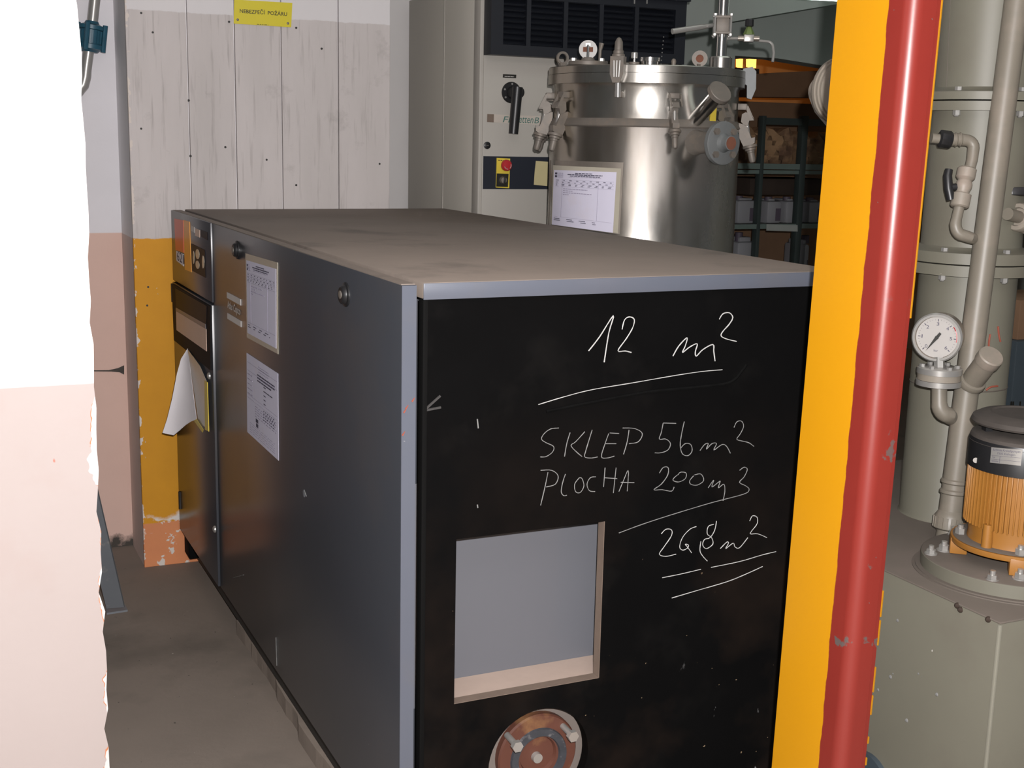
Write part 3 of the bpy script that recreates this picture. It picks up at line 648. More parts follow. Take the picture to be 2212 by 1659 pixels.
for k in range(9):
    zc = hz0+.046+k*.0185; cx = (hx0+hx1)/2
    if s0 is None: s0 = MB().box((cx, hy+.022, zc), (hx1-hx0-.09, .028, .003), (V((1, 0, 0)), V((0, .82, .57)), V((0, -.57, .82)))).build('louvre_slat', 'hood_navy', hood, origin=(cx, hy+.022, zc), smooth=False)
    else: dup(s0, hood, (cx, hy+.022, zc))
b = MB()
for k in range(8):
    p = at(1433+.0*k-(k*.8), 80+k*8.4, Y=hy-.0005); b.cyl(p, p-V((0, .002, 0)), .0022, None, 8)
b.build('rivet_row', 'zinc', hood)
for u in (1371, 1398): p = at(u, 3, Y=hy-.016); MB().box2((p.x-.002, hy-.016, p.z-.008), (p.x+.002, hy-.013, p.z+.02)).build('bright_screw', 'zinc', hood)
# rotary switch
rp = at(1104, 200, Y=YC)
rs = MB().lathe(rp, (0, -1, 0), [(.036, 0), (.036, .004), (.033, .007), (.0005, .007)], 32).build('rotary_switch', 'black_plastic', d_)
h0, h1 = at(1118, 188, Y=YC-.05), at(1109, 289, Y=YC-.05)
MB().cyl(rp, rp-V((0, .05, 0))+V((.012, 0, 0)), .022, .018, 20).build('hub', 'black_plastic', rs)
MB().tube([h0, h0.lerp(h1, .5), h1], [.0185, .0178, .0165], 20).build('lever', 'black_plastic', rs)
for a in (160, 215, 90): MB().cyl(rp+V((.029*math.cos(math.radians(a)), -.007, .029*math.sin(math.radians(a)))), rp+V((.029*math.cos(math.radians(a)), -.0085, .029*math.sin(math.radians(a)))), .0035, None, 10).build('screw', 'zinc', rs)
nb = MB().plate(px([(1086.5, 160), (1115, 161.5), (1114.5, 169), (1086, 167.5)], Y=YC), (0, -.0015, 0)).build('name_tag', 'sign_black', d_, smooth=False)
b = MB(); words(b, lambda s, t: at(1090+20*s, 163.5+1*s+3*t, Y=YC-.0016), V((0, -1, 0)), 0, 1, .2, .5, .05, (.08, .14)); b.build('tag_print', 'logo', nb, smooth=False)
tp = MB().plate(px([(1053, 246.5), (1168, 251), (1167, 270), (1052.5, 263.5)], Y=YC), (0, -.0008, 0)).build('masking_tape', 'tape', d_, smooth=False)
MB().plate(px([(1052.5, 246.3), (1067, 247), (1066.5, 264.5), (1052, 263.7)], Y=YC-.0009), (0, -.0004, 0)).build('stained_end', 'cutedge', tp, smooth=False)
for tx, u, wd in (('Fl', 1086, .030), ('etten', 1121, .055), ('B', 1154, .018)):
    MB().add(text_mesh(tx, at(u, 264.0+(u-1086)*.03, Y=YC-.0009), (1, 0, -.02), (0, 0, 1), wd, .020, .2)).build('pen_writing', 'green_ink', tp)
p = at(1052, 314, Y=YC); lk = MB().lathe(p, (0, -1, 0), [(.0125, 0), (.0125, .003), (.009, .005), (.0005, .005)], 20).build('door_lock', 'black_plastic', d_)
MB().box2(p+V((-.004, -.0062, -.001)), p+V((.004, -.0048, .001))).build('key_slot', 'steel_dull', lk)
es = MB().plate(px([(1072.5, 341), (1101, 342.5), (1099, 406.5), (1070.5, 405)], Y=YC-.0012), (0, -.004, 0)).build('stop_plate', 'amber_yellow', d_, smooth=False)
MB().plate(px([(1073, 374.5), (1098.5, 375.5), (1097, 404), (1072, 403)], Y=YC-.0053), (0, -.001, 0)).build('black_plate', 'sign_black', es, smooth=False)
p = at(1090, 357, Y=YC-.005)
MB().lathe(p, (0, -1, 0), [(.012, 0), (.012, .010), (.0195, .012), (.0195, .020), (.016, .025), (.0005, .027)], 28).build('stop_button', 'red', es)
b = MB()
for a0 in (200, 310):
    b.tube([p+V((.0125*math.cos(math.radians(a0+k*9)), -.0268, .0125*math.sin(math.radians(a0+k*9)))) for k in range(9)], .0011, 6)
b.build('arrow_marks', 'gauge_face', es)
p = at(1086, 389, Y=YC-.006)
MB().lathe(p, (0, -1, 0), [(.013, 0), (.012, .004), (.0105, .012), (.0005, .013)], 24).build('selector_knob', 'gauge_steel', es)
MB().box2(p+V((-.003, -.018, -.010)), p+V((.003, -.011, .010)), .001).build('selector_bar', 'black_plastic', es)
b = MB(); words(b, lambda s, t: at(1076+21*s, 345+1*s+2*t, Y=YC-.0052), V((0, -1, 0)), 0, 1, .2, .7, .06, (.1, .2)); words(b, lambda s, t: at(1080+8*s, 398+3*t, Y=YC-.0064), V((0, -1, 0)), 0, .01, .2, .5); b.build('plate_print', 'sign_black', es, smooth=False)
MB().box2((CX0+.08, 4.28, ztop+.02), (CX1-.1, 4.72, ztop+.08)).build('top_plenum', 'dark_metal', cb, smooth=False)
sn = MB().grid([[at(1157.5, 347.5, Y=YC-.0014), at(1184, 349.5, Y=YC-.0014)], [at(1155, 370, Y=YC-.0016), at(1183, 376, Y=YC-.0016)], [at(1153, 399, Y=YC-.004), at(1182, 402, Y=YC-.004)]], V((0, -.0006, 0))).build('paper_note', 'note_yellow')
tag(sn, 'small pale yellow paper note stuck on the navy band of the cabinet', 'note')

# ================================================================== STAINLESS TANK
TC = V((2.088, 3.508, 0)); RB, RN, RF = .2975, .289, .3065
front = (V((0, 0, 0))-TC); front.z = 0; front.normalize(); right = V((-front.y, front.x, 0))
if right.dot(CR) < 0: right = -right
def rad(a): a = math.radians(a); return front*math.cos(a)+right*math.sin(a)
def tanv(a): a = math.radians(a); return right*math.cos(a)-front*math.sin(a)
UP = V((0, 0, 1))
zl = lambda v, r=RF: (on_cyl(1400, v, TC, r)).z
ZL, ZS, ZFB = zl(139), zl(156), zl(178)
ZB1, ZB2 = zl(262, RB), zl(272, RB)
tk = thing('pressure_tank', (TC.x, TC.y, 0), 'round stainless steel pressure vessel with clamped lid behind the compressor', 'tank')
MB().lathe(TC, UP, [(RB-.02, 0), (RB, .03), (RB, ZB2-.004), (RB-.003, ZB2+.001), (RN+.001, ZB1+.004), (RN, ZB1+.008), (RN, ZFB-.012), (RN+.004, ZFB)], 96).build('shell', 'steel', tk)
MB().lathe(TC, UP, [(RN-.02, ZFB-.001), (RF, ZFB-.001), (RF, ZS-.0012), (RN-.02, ZS-.0012)], 96).build('rim_flange', 'steel', tk)
lid = MB().lathe(TC, UP, [(RN-.02, ZS), (RF-.001, ZS), (RF-.001, ZL-.002), (RF-.003, ZL), (.10, ZL+.012), (.0005, ZL+.014)], 96).build('lid', 'steel', tk)
MB().lathe(TC, UP, [(RB+.0005, ZB2-.004), (RB+.004, ZB2), (RN+.004, ZB1+.004), (RN+.0005, ZB1+.008)], 96).build('weld_band', 'steel_dull', tk)
def prism(b, pts2, c, xa, ya, na, t):              # 2-D outline in plane (xa,ya) through c, thickness t along na
    b.plate([c+xa*x+ya*y-na*(t/2) for x, y in pts2], na*t); return b
def hang_clamp(a, r, ztop_, sc=1.0):
    n_, t_ = rad(a), tanv(a)
    c = TC+n_*(r+.004)+UP*ztop_
    P = lambda o, u: c+n_*(o*sc)+UP*(u*sc)
    def pr(name, pts, th, par): b = MB(); prism(b, [(x*sc, y*sc) for x, y in pts], c, n_, UP, t_, th*sc); return b.build(name, 'steel_dull', par)
    cl = MB().box(P(.003, 0), (.036*sc, .028*sc, .019*sc), (t_, n_, UP), .002).build('swing_clamp', 'steel_dull', tk)
    b = MB()
    for s_ in (-1, 1): b.plate([P(.010, .008)+t_*(s_*.016), P(.018, .004)+t_*(s_*.016), P(.038, -.036)+t_*(s_*.016), P(.026, -.036)+t_*(s_*.016)], t_*.004)
    b.build('hinge_fork', 'steel_dull', cl)
    pr('hook', [(.029, -.022), (.014, -.016), (.003, -.022), (.001, -.045), (.010, -.055), (.022, -.058), (.026, -.041), (.040, -.040)], .024, cl)
    pr('clamp_jaw', [(.019, -.056), (-.0055, -.049), (-.001, -.095), (.013, -.121), (.040, -.112), (.046, -.108), (.046, -.091), (.035, -.0935)], .024, cl)
    ax = (P(.047, -.17)-P(.020, -.06)).normalized()
    MB().cyl(P(.012, -.02), P(.032, -.125), .0065*sc, None, 14).build('swing_bolt', 'zinc', cl)
    e0 = P(.030, -.115)
    MB().lathe(e0, ax, [(.0215*sc, 0), (.0225*sc, .003), (.0225*sc, .008), (.017*sc, .010), (.017*sc, .016), (.014*sc, .017)], 20).build('washer', 'steel_dull', cl)
    MB().lathe(e0+ax*.015, ax, [(.0120*sc, 0), (.0120*sc, .008), (.0105*sc, .009), (.0105*sc, .030), (.008*sc, .038), (.0005, .042)], 18).build('acorn_nut', 'steel_dull', cl)
    return cl
zc_ = zl(205, RN)
hang_clamp(-82, RN+.004, zc_); hang_clamp(-56, RN, zc_); hang_clamp(-98, RN+.004, zc_-.004)
hang_clamp(16, RN, zl(206, RN), .85); hang_clamp(80, RN+.008, zl(222, RN), 1.0); hang_clamp(50, RN, zl(222, RN), .9)
# the closed swing bolt at the front
n_, t_ = rad(-15), tanv(-15); c = TC+n_*(RF+.014)
z9 = on_cyl(1343, 210, TC, RN+.01).z; zt9 = on_cyl(1343, 80, TC, RF+.014).z; zm = on_cyl(1343, 122, TC, RF+.014).z; zk = on_cyl(1343, 176, TC, RF+.014).z
cl = MB().box(TC+n_*(RN+.012)+UP*(z9+.008), (.022, .024, .018), (t_, n_, UP), .002).build('swing_clamp', 'steel_dull', tk)
b = MB(); prism(b, [(-.020, zm-ZL), (.020, zm-ZL), (.020, zk-ZL+.02), (.011, zk-ZL-.004), (-.011, zk-ZL-.004), (-.020, zk-ZL+.02)], V((c.x, c.y, ZL)), t_, UP, n_, .030); b.build('clamp_jaw', 'steel_dull', cl)
MB().cyl(V((c.x, c.y, z9))-n_*.01, V((c.x, c.y, zm)), .009, None, 14).build('swing_bolt', 'zinc', cl)
b = MB()
for s in (-.009, 0, .009): b.cyl(c+n_*.0145+t_*s+UP*(zm-.012), c+n_*.0145+t_*s*.8+UP*(zk+.012), .0026, None, 8)
b.build('jaw_ribs', 'zinc', cl)
MB().lathe(V((c.x, c.y, zm)), UP, [(.0185, 0), (.0185, .006), (.015, .008), (.015, .016), (.0125, .018), (.0115, zt9-zm-.014), (.006, zt9-zm-.003), (.0005, zt9-zm)], 18).build('acorn_nut', 'steel_dull', cl)
# grey hinge arm at the right of the lid
n_, t_ = rad(88), tanv(88); b = MB()
c = TC+rad(86)*(RF+.008)
prism(b, [(-.018, .03), (.010, .036), (.022, .022), (.024, -.03), (.012, -.062), (-.002, -.058), (-.004, -.02), (-.018, -.012)], V((c.x, c.y, ZS)), right, UP, front, .024); b.build('hinge_arm', 'cast_grey', tk)
# nozzle with bolted flange
n_, t_ = rad(39), tanv(39); zn = on_cyl(1510, 308, TC, RB).z
root = TC+rad(31.5)*(RB-.008)+UP*zn
MB().lathe(root, n_, [(.040, 0), (.034, .018), (.031, .04), (.030, .112)], 32).build('nozzle', 'steel_dull', tk)
nf = MB().lathe(root+n_*.110, n_, [(.062, 0), (.062, .014), (.0605, .015), (.0005, .015)], 40).build('nozzle_flange', 'cast_grey', tk)
MB().lathe(root+n_*.124, n_, [(.028, 0), (.022, .010), (.021, .012), (.021, .030), (.0185, .031)], 28).build('flange_stub', 'cast_grey', nf)
MB().cyl(root+n_*.154, root+n_*.1558, .0185, None, 24).build('rusty_plug', 'rust', nf)
for a in (45, 135, 225, 315):
    q = root+n_*.125+t_*(.046*math.cos(math.radians(a)))+UP*(.046*math.sin(math.radians(a)))
    MB().hexa(q, q+n_*.008, .0105).build('bolt', 'steel_dull', nf)
# inclined capped nozzle
n_ = (rad(36)*.80+UP*.58).normalized(); q = TC+rad(31)*(RN-.01)+UP*(on_cyl(1508, 262, TC, RN).z-.002)
MB().lathe(q, n_, [(.023, 0), (.0225, .12), (.026, .122), (.026, .130)], 28).build('inclined_nozzle', 'steel_polished', tk)
MB().lathe(q+n_*.130, n_, [(.032, 0), (.036, .003), (.036, .016), (.034, .018), (.0005, .0185)], 32).build('nozzle_cap', 'steel_dull', tk)
MB().plate([TC+rad(44)*(RN+.001)+tanv(44)*x+UP*z for x, z in ((-.014, zl(222, RN)-.06), (.012, zl(222, RN)-.06), (.014, zl(222, RN)), (-.010, zl(222, RN)))], rad(44)*.001).build('yellow_tag', 'amber_yellow', tk, smooth=False)
# lid furniture
def lid_pt(u, v, D): p = at(u, v, D=D); return V((p.x, p.y, ZL+.002))
DT = 3.95
p = lid_pt(1215, 130, 3.86); b = MB(); b.lathe(p+UP*.024, (right*.5+front), [(.013, -.004), (.020, -.004), (.020, .004), (.013, .004), (.013, -.004)], 20); b.box(p+UP*.004, (.018, .012, .012)); b.build('lifting_eye', 'steel_dull', lid)
p = lid_pt(1511, 135, 3.78); b = MB(); b.lathe(p+UP*.026, front, [(.0115, -.006), (.0235, -.006), (.0235, .006), (.0115, .006), (.0115, -.006)], 24); b.box(p+UP*.004, (.02, .014, .012)); b.build('lifting_eye', 'steel_dull', lid)
MB().cyl(p+UP*.026-front*.004, p+UP*.026+front*.003, .0125, None, 18).build('eye_pin', 'rust', lid)
p = lid_pt(1270, 130, 3.80)
sp = MB().lathe(p, UP, [(.058, 0), (.058, .010), (.056, .012), (.022, .013), (.018, .024), (.0005, .024)], 36).build('gauge_pad', 'steel_dull', lid)
for s in (-1, 1): MB().hexa(p+right*(s*.042)+front*.02+UP*.011, p+right*(s*.042)+front*.02+UP*.020, .009).build('bolt', 'zinc', sp)
pd = p+UP*.046+front*.012
MB().lathe(pd, front, [(.024, -.012), (.0275, -.010), (.0275, .002), (.0005, .002)], 32).build('dial_disc', 'gauge_face', sp)
b = MB().box(pd+front*.0025-UP*.0, (.030, .002, .014), (right, front, UP)); b.build('dial_mark', 'rust', sp, smooth=False)
b = MB().tube([pd+front*.006+UP*.014, pd+front*.006-UP*.022], .0045, 10).box(pd+front*.006+UP*.014, (.014, .006, .006), (right, front, UP)); b.build('dial_stem', 'steel_polished', sp)
MB().tube([p+right*.035-UP*0, p+right*.036+UP*.045, p+right*.040+UP*.066], [.004, .005, .008], 10).build('side_pin', 'steel_dull', sp)
p = lid_pt(1370, 136, 3.72); k_ = MB().cyl(p, p+UP*.008, .016, None, 16).build('vent_base', 'steel_dull', lid)
MB().lathe(p+UP*.008, UP, [(.004, 0), (.004, .010), (.010, .011), (.010, .026), (.008, .028), (.0005, .028)], 20).build('knurled_knob', 'zinc', k_)
p = lid_pt(1404, 138, 3.72); MB().lathe(p, UP, [(.026, 0), (.026, .010), (.030, .011), (.030, .022), (.024, .022), (.024, .004), (.0005, .004)], 32).build('lid_socket', 'steel_polished', lid)
p = lid_pt(1455, 140, 3.70); MB().lathe(p, UP, [(.006, 0), (.0075, .012), (.005, .018), (.0005, .020)], 14).build('stud', 'steel_dull', lid)
# valve pipe on the lid
pb = lid_pt(1556, 146, 3.80); ptop = at(1556, -40, D=3.80)
MB().lathe(pb, UP, [(.034, 0), (.034, .030), (.031, .034), (.016, .035)], 36).build('pipe_boss', 'steel', lid)
zv0, zv1 = at(1553, 75, D=3.8).z, at(1553, 37, D=3.8).z
pv = MB().tube([pb+UP*.03, V((pb.x, pb.y, zv0+.002))], .0165, 24).build('valve_pipe', 'steel_polished', lid)
MB().tube([V((pb.x, pb.y, zv1-.002)), V((pb.x, pb.y, 2.5))], .0155, 24).build('upper_pipe', 'steel_polished', lid)
cv = V((pb.x, pb.y, (zv0+zv1)/2)); hv = (zv1-zv0)
vb = MB().box(cv, (.038, .038, hv-.010), (right, front, UP), .002).build('valve_block', 'steel_dull', lid)
b = MB()
for s in (-1, 1): b.box(cv+UP*(s*(hv/2-.003)), (.052, .052, .007), (right, front, UP), .001)
b.build('end_plate', 'steel_dull', vb)
for sx in (-1, 1):
    for sy in (-1, 1):
        q = cv+right*(sx*.0235)+front*(sy*.0235); b = MB().cyl(q-UP*(hv/2+.010), q+UP*(hv/2+.006), .0035, None, 10)
        b.hexa(q+UP*(hv/2), q+UP*(hv/2+.006), .006).hexa(q-UP*(hv/2+.006), q-UP*hv/2, .006); b.build('tie_bolt', 'zinc', vb)
l0 = cv+front*.0-right*.026; l1 = at(1452, 68, D=3.74)
MB().tube([l0, l0.lerp(l1, .25), l0.lerp(l1, .3), l1], [.006, .007, .0085, .0085], 12).build('lever', 'zinc', vb)
# sample tube with needle valve
T = lambda u, v: at(u, v, D=3.84)
b = MB().tube([T(1560, 83), T(1600, 83)], .0045, 10); b.build('sample_tube', 'zinc', lid)
pts = [T(1632, 87), T(1656, 89.5)]+[T(1656+14*math.sin(t*math.pi/16), 89.5+13*(1-math.cos(t*math.pi/16))) for t in range(1, 9)]+[T(1671.5, 115), T(1669, 134)]
MB().tube(pts, .0043, 10).build('sample_tube', 'zinc', lid)
c = T(1617, 83); nv = MB().box(c, (.030, .026, .022), (right, front, UP), .002).build('needle_valve', 'zinc', lid)
MB().cyl(c-right*.032, c-right*.014, .0085, None, 12).build('gland_nut', 'gauge_steel', nv); MB().cyl(c+right*.014, c+right*.032, .0085, None, 12).build('gland_nut', 'gauge_steel', nv)
MB().lathe(c+UP*.011, UP, [(.017, 0), (.016, .004), (.008, .022), (.006, .024)], 6).build('bonnet', 'green_bonnet', nv)
MB().lathe(c+UP*.034, UP, [(.006, 0), (.0135, .002), (.0135, .020), (.011, .023), (.0005, .024)], 10).build('knob', 'black_plastic', nv)
# form in a sleeve on the tank
cs = lambda u, v, r: on_cyl(u, v, TC, r)
dt = thing('vessel_form', cs(1270, 500, RB), 'printed form in a clear sleeve on the front of the steel tank', 'paper')
def csheet(tl, tr, br, bl, r, k=10, m=8):
    return [[cs(*(tuple(tl[q]*(1-s)*(1-t)+tr[q]*s*(1-t)+br[q]*s*t+bl[q]*(1-s)*t for q in (0, 1))), r) for s in [i/k for i in range(k+1)]] for t in [j/m for j in range(m+1)]]
def csP(tl, tr, br, bl, r): return lambda s, t: cs(*(tuple(tl[q]*(1-s)*(1-t)+tr[q]*s*(1-t)+br[q]*s*t+bl[q]*(1-s)*t for q in (0, 1))), r)
nf_ = rad(-35)
MB().grid(csheet((1188, 346), (1347, 351), (1339, 506), (1184, 486), RB+.0012), nf_*.0006).build('sleeve', 'gauge_steel', dt)
MB().grid(csheet((1195, 357), (1342, 364), (1335, 504), (1191, 484), RB+.0026), nf_*.0005).build('backing_card', 'sleeve', dt)
q4 = ((1197, 367), (1332, 372), (1324, 503), (1192, 485)); s_ = MB().grid(csheet(*q4, RB+.0038), nf_*.0005).build('sheet', 'white_paper', dt)
form(csP(*q4, RB+.0044), nf_, s_)

# ================================================================== PIPE WITH UNION, TOP LEFT
D0 = 4.43
up = thing('wall_pipe', at(190, 190, Y=D0), 'steel pipe with blue-black union on the white alcove wall, top left', 'pipe')
A, B_ = at(206, -12, Y=D0), at(190, 128, Y=D0)
MB().tube([A+UP*.4, A, at(199.5, 49, Y=D0)], .0175, 16).build('upper_pipe', 'zinc', up)
MB().tube([at(192, 106, Y=D0), at(186, 150, Y=D0), at(184.5, 166, Y=D0), at(180, 184, Y=D0), at(170, 197, Y=D0), at(150, 203, Y=D0)], [.0175, .0175, .0185, .0185, .0185, .0185], 16).build('elbow_pipe', 'zinc', up)
a0, a1 = at(199, 46, Y=D0), at(193, 112, Y=D0); dv = (a1-a0).normalized(); ln = (a1-a0).length
un = MB().lathe(a0, dv, [(.020, 0), (.024, .008), (.034, .012), (.043, .014), (.043, .026), (.034, .028), (.034, .072), (.043, .074), (.043, .088), (.034, .090), (.026, .098), (.020, ln)], 24).build('union', 'teal', up)
x_, y_, _ = frame(dv)
for k in range(12):
    a = k*math.pi/6; q = a0+(x_*math.cos(a)+y_*math.sin(a))*.035
    MB().box(q+dv*.05, (.006, .006, .04), (x_*math.cos(a)+y_*math.sin(a), y_*math.cos(a)-x_*math.sin(a), dv)).build('rib', 'teal', un, smooth=False)
for k in range(4):
    a = k*math.pi/2+.4; q = a0+(x_*math.cos(a)+y_*math.sin(a))*.044
    MB().cyl(q+dv*.008, q+dv*.094, .008, None, 8).build('tie_bolt', 'teal', un)
# strut behind the near wall
sb = thing('steel_strut', at(250, 1326, Z=0), 'leaning blue-grey steel strut on the floor behind the near wall', 'strut')
f0, f1 = at(230, 1315, Y=3.82), at(268, 1312, Y=3.82); g0, g1 = at(190, 1000, Y=3.55), at(203, 1030, Y=3.55)
dirn = (g1-f1).normalized()
tp_ = f1+dirn*1.0
MB().plate([f0, f1, tp_, tp_+(f0-f1)], (.004, .008, 0)).build('flat_bar', 'strut', sb, smooth=False)
MB().plate(px([(231, 1328), (276, 1321), (270, 1309), (228, 1314)], Z=.0), (0, 0, .006)).build('foot_plate', 'strut', sb, smooth=False)

# ================================================================== PLASTIC SUMP, COLUMN, PUMP (right)
ZBX = .609; BX, BY = 1.752, 1.600
sp_ = thing('sump_box', (BX, BY, 0), 'grey plastic sump box standing right of the red post', 'tank')
MB().box2((BX, BY, 0), (2.55, 2.62, ZBX-.004), .003).build('box_wall', 'pp', sp_)
MB().box2((BX-.001, BY-.001, ZBX-.004), (2.552, 2.622, ZBX), .0015).build('deck', 'pp_dusty', sp_)
MB().box2((BX-.0015, BY-.0015, 0), (BX+.005, BY+.005, ZBX-.006), .001).build('corner_weld', 'weld', sp_)
MB().cyl((BX+.02, 1.905, .135), (BX-.012, 1.905, .135), .068, None, 32).build('drain_cover', 'blue_box', sp_)
b = MB()
for u, v in ((2068, 1308), (2075, 1317), (2135, 1338)): b.sphere(at(u, v, X=BX), .006, 8)
b.build('glue_spot', 'dark_box', sp_)
b = MB()
for u, v in ((1985, 1455), (1992, 1462), (1930, 1455), (1925, 1462), (1898, 1490), (1940, 1340), (2025, 1500), (1960, 1556)): b.sphere(at(u, v, X=BX+.0015), random.uniform(.002, .005), 6)
b.build('white_splash', 'chalk_faint', sp_)
# scrubber column
CC = V((2.178, 2.158, ZBX))-V((CR.x, CR.y, 0))*.012+V((CF.x, CF.y, 0)).normalized()*.02; RC = .108
co = thing('scrubber_column', (CC.x, CC.y, ZBX), 'grey plastic column of bolted round sections on the sump box', 'column')
zf1t, zf1m, zf1b = (on_cyl(2060, v, CC, RC+.03).z for v in (545, 572, 597))
zf2t, zf2m, zf2b = (on_cyl(2070, v, CC, RC+.03).z for v in (195, 216, 238))
MB().lathe((CC.x, CC.y, 0), UP, [(RC+.004, ZBX), (RC, ZBX+.006), (RC, zf1b)], 64).build('lower_section', 'pp', co)
MB().lathe((CC.x, CC.y, 0), UP, [(RC+.002, zf1t), (RC+.002, zf2b)], 64).build('middle_section', 'pp', co)
MB().lathe((CC.x, CC.y, 0), UP, [(RC+.002, zf2t), (RC+.002, 2.6)], 64).build('upper_section', 'pp', co)
for (zb_, zm_, zt_) in ((zf1b, zf1m, zf1t), (zf2b, zf2m, zf2t)):
    f_ = MB().lathe((CC.x, CC.y, 0), UP, [(RC, zb_), (RC+.034, zb_), (RC+.034, zm_-.0015), (RC, zm_-.0015)], 64).build('flange_ring', 'pp', co)
    MB().lathe((CC.x, CC.y, 0), UP, [(RC, zm_+.0015), (RC+.034, zm_+.0015), (RC+.034, zt_-.002), (RC+.030, zt_), (RC+.012, zt_+.002), (RC+.001, zt_+.010)], 64).build('flange_ring', 'pp', co)
    for k in range(6):
        a = math.atan2(-CC.y, -CC.x)-.42+k*2*math.pi/6; q = V((CC.x+(RC+.022)*math.cos(a), CC.y+(RC+.022)*math.sin(a), 0))
        b = MB().hexa(q+UP*zt_, q+UP*(zt_+.008), .008).hexa(q+UP*(zb_-.010), q+UP*zb_, .0085).cyl(q+UP*(zb_-.013), q+UP*zb_, .005, None, 8); b.build('bolt', 'zinc', f_)
for r_ in (.0,): MB().lathe((CC.x, CC.y, 0), UP, [(RC+.0005, on_cyl(2010, 838, CC, RC).z), (RC+.0015, on_cyl(2010, 838, CC, RC).z+.0015), (RC+.0005, on_cyl(2010, 838, CC, RC).z+.003)], 64).build('weld_seam', 'seam', co)
MB().tube([on_cyl(2053, 0, CC, RC+.002), on_cyl(2044, 190, CC, RC+.002)], .0008, 6).build('seam_line', 'seam', co)
for ps in (((2139, 722), (2136, 745), (2139, 765), (2145, 775)), ((2156, 705), (2158, 725), (2161, 738)), ((2130, 843), (2140, 836), (2155, 834))):
    MB().tube([on_cyl(u, v, CC, RC+.0008) for u, v in smooth_path(list(ps))], .0022, 6).build('red_mark', 'mark_red', co)
# blind flange seen left of the post
vf = thing('vent_stub', (1.86, 2.24, ZBX), 'round grey plastic blind flange on a standpipe, half hidden by yellow post', 'pipe')
cfl = at(1829, 196, D=2.78); nfl = (V((-.05, -1, .0))).normalized()
MB().lathe(cfl, nfl, [(.045, -.06), (.060, -.045), (.072, -.03), (.0735, -.026), (.0735, -.018), (.070, -.0175), (.070, -.010), (.066, -.0095), (.066, -.002), (.050, .001), (.047, .001), (.0455, .004), (.0005, .006)], 56).build('blind_flange', 'pvc_light', vf)
pq = cfl-nfl*.10; pq2 = at(1868, 300, D=(pq-O).dot(CF)); pq2.z = 0
MB().tube([cfl-nfl*.05, cfl-nfl*.075, cfl.lerp(V((pq2.x, pq2.y, cfl.z)), .6)-nfl*.11+UP*-.02, V((pq2.x, pq2.y, cfl.z-.10))-nfl*.02, V((pq2.x, pq2.y, cfl.z-.16)), V((pq2.x, pq2.y, ZBX+.002))], .040, 24).build('standpipe', 'pvc_light', vf)
# riser pipe
rz = thing('riser_pipe', at(2046, 1166, Z=ZBX), 'long grey plastic riser pipe with angled capped branch beside the motor', 'pipe')
r0 = at(2046, 1166, Z=ZBX+.001); dR = (r0-O).dot(CF)
def RP(v, d=0): return at(2197+(2049-2197)*v/1145, v, D=dR-.13+.13*max(0, v)/1145+d)
MB().tube([RP(1112), RP(1060), RP(500), RP(0), RP(0)+(RP(0)-RP(300))*3.2], .0262, 28).build('pipe', 'pvc', rz)
b = MB()
for v in (1040, 1062): b.lathe(RP(v), (RP(v-50)-RP(v)), [(.0262, -.006), (.030, -.003), (.030, .003), (.0262, .006)], 28)
b.build('pipe_collar', 'pvc', rz)
ax_ = (RP(1000)-RP(1100)).normalized()
b = MB().lathe(RP(1140), ax_, [(.028, -.004), (.034, 0), (.034, .026), (.029, .034), (.026, .040)], 28).lathe(r0, ax_, [(.026, 0), (.024, .03)], 24)
cn = b.build('coupling_nut', 'pvc', rz)
x_, y_, _ = frame(ax_); r1 = None
for k in range(20):
    a = k*math.pi/10; rdir = x_*math.cos(a)+y_*math.sin(a)
    MB().box(RP(1140)+ax_*.013+rdir*.0345, (.003, .005, .024), (rdir, ax_.cross(rdir), ax_)).build('grip_rib', 'pvc', cn, smooth=False)
j0, j1 = RP(838), at(2142, 768, D=dR-.12)
dj = (j1-j0).normalized()
MB().tube([j0, j1], .0245, 24).build('branch_stub', 'pvc', rz)
MB().lathe(j1-dj*.022, dj, [(.0265, 0), (.0272, .002), (.0272, .020), (.025, .023), (.0005, .0235)], 24).build('branch_cap', 'pvc_light', rz)
MB().lathe(j0+dj*.028, dj, [(.029, -.012), (.031, -.004), (.029, .002), (.0245, .004)], 24).build('weld_collar', 'pvc', rz)
# pressure gauge on diaphragm flange
G = lambda u, v: at(u, v, D=dR-.06)
gg = thing('pressure_gauge', G(2030, 835), 'round steel pressure gauge on a diaphragm flange, left of the riser pipe', 'gauge')
gc = G(2026, 728); gn = (-CF*.86-CR*.5); gn.z = 0; gn.normalize(); gr = V((-gn.y, gn.x, 0))
if gr.dot(CR) < 0: gr = -gr
MB().lathe(gc, gn, [(.046, -.040), (.050, -.036), (.050, .002), (.0525, .003), (.0525, .012), (.050, .0145), (.0455, .0145), (.0445, .007), (.0005, .007)], 48).build('gauge_case', 'gauge_steel', gg)
MB().lathe(gc, gn, [(.0535, .008), (.0537, .011), (.0505, .0152), (.0457, .0152), (.0450, .0085)], 48, False).build('bezel', 'zinc', gg)
gf = MB().cyl(gc+gn*.0072, gc+gn*.0085, .0443, None, 48).build('dial', 'gauge_face', gg)
gp = lambda r, a: gc+gn*.0088+gr*(r*math.sin(math.radians(a)))+UP*(r*math.cos(math.radians(a)))
b = MB()
for k in range(7):
    a = -135+k*45; q0, q1 = gp(.035, a), gp(.040, a); b.tube([q0, q1], .0009, 5)
    t0 = gp(.0295, a)-gr*.003-UP*.0035; b.add(text_mesh(str(k), t0, gr, UP, .0055 if k != 1 else .002, .0075, lift=.0003))
for k in range(31):
    a = -135+k*9
    if k % 5: b.tube([gp(.0375, a), gp(.0395, a)], .0003, 4)
b.add(text_mesh('bar', gp(.031, 180)-gr*.0045, gr, UP, .009, .005, lift=.0003))
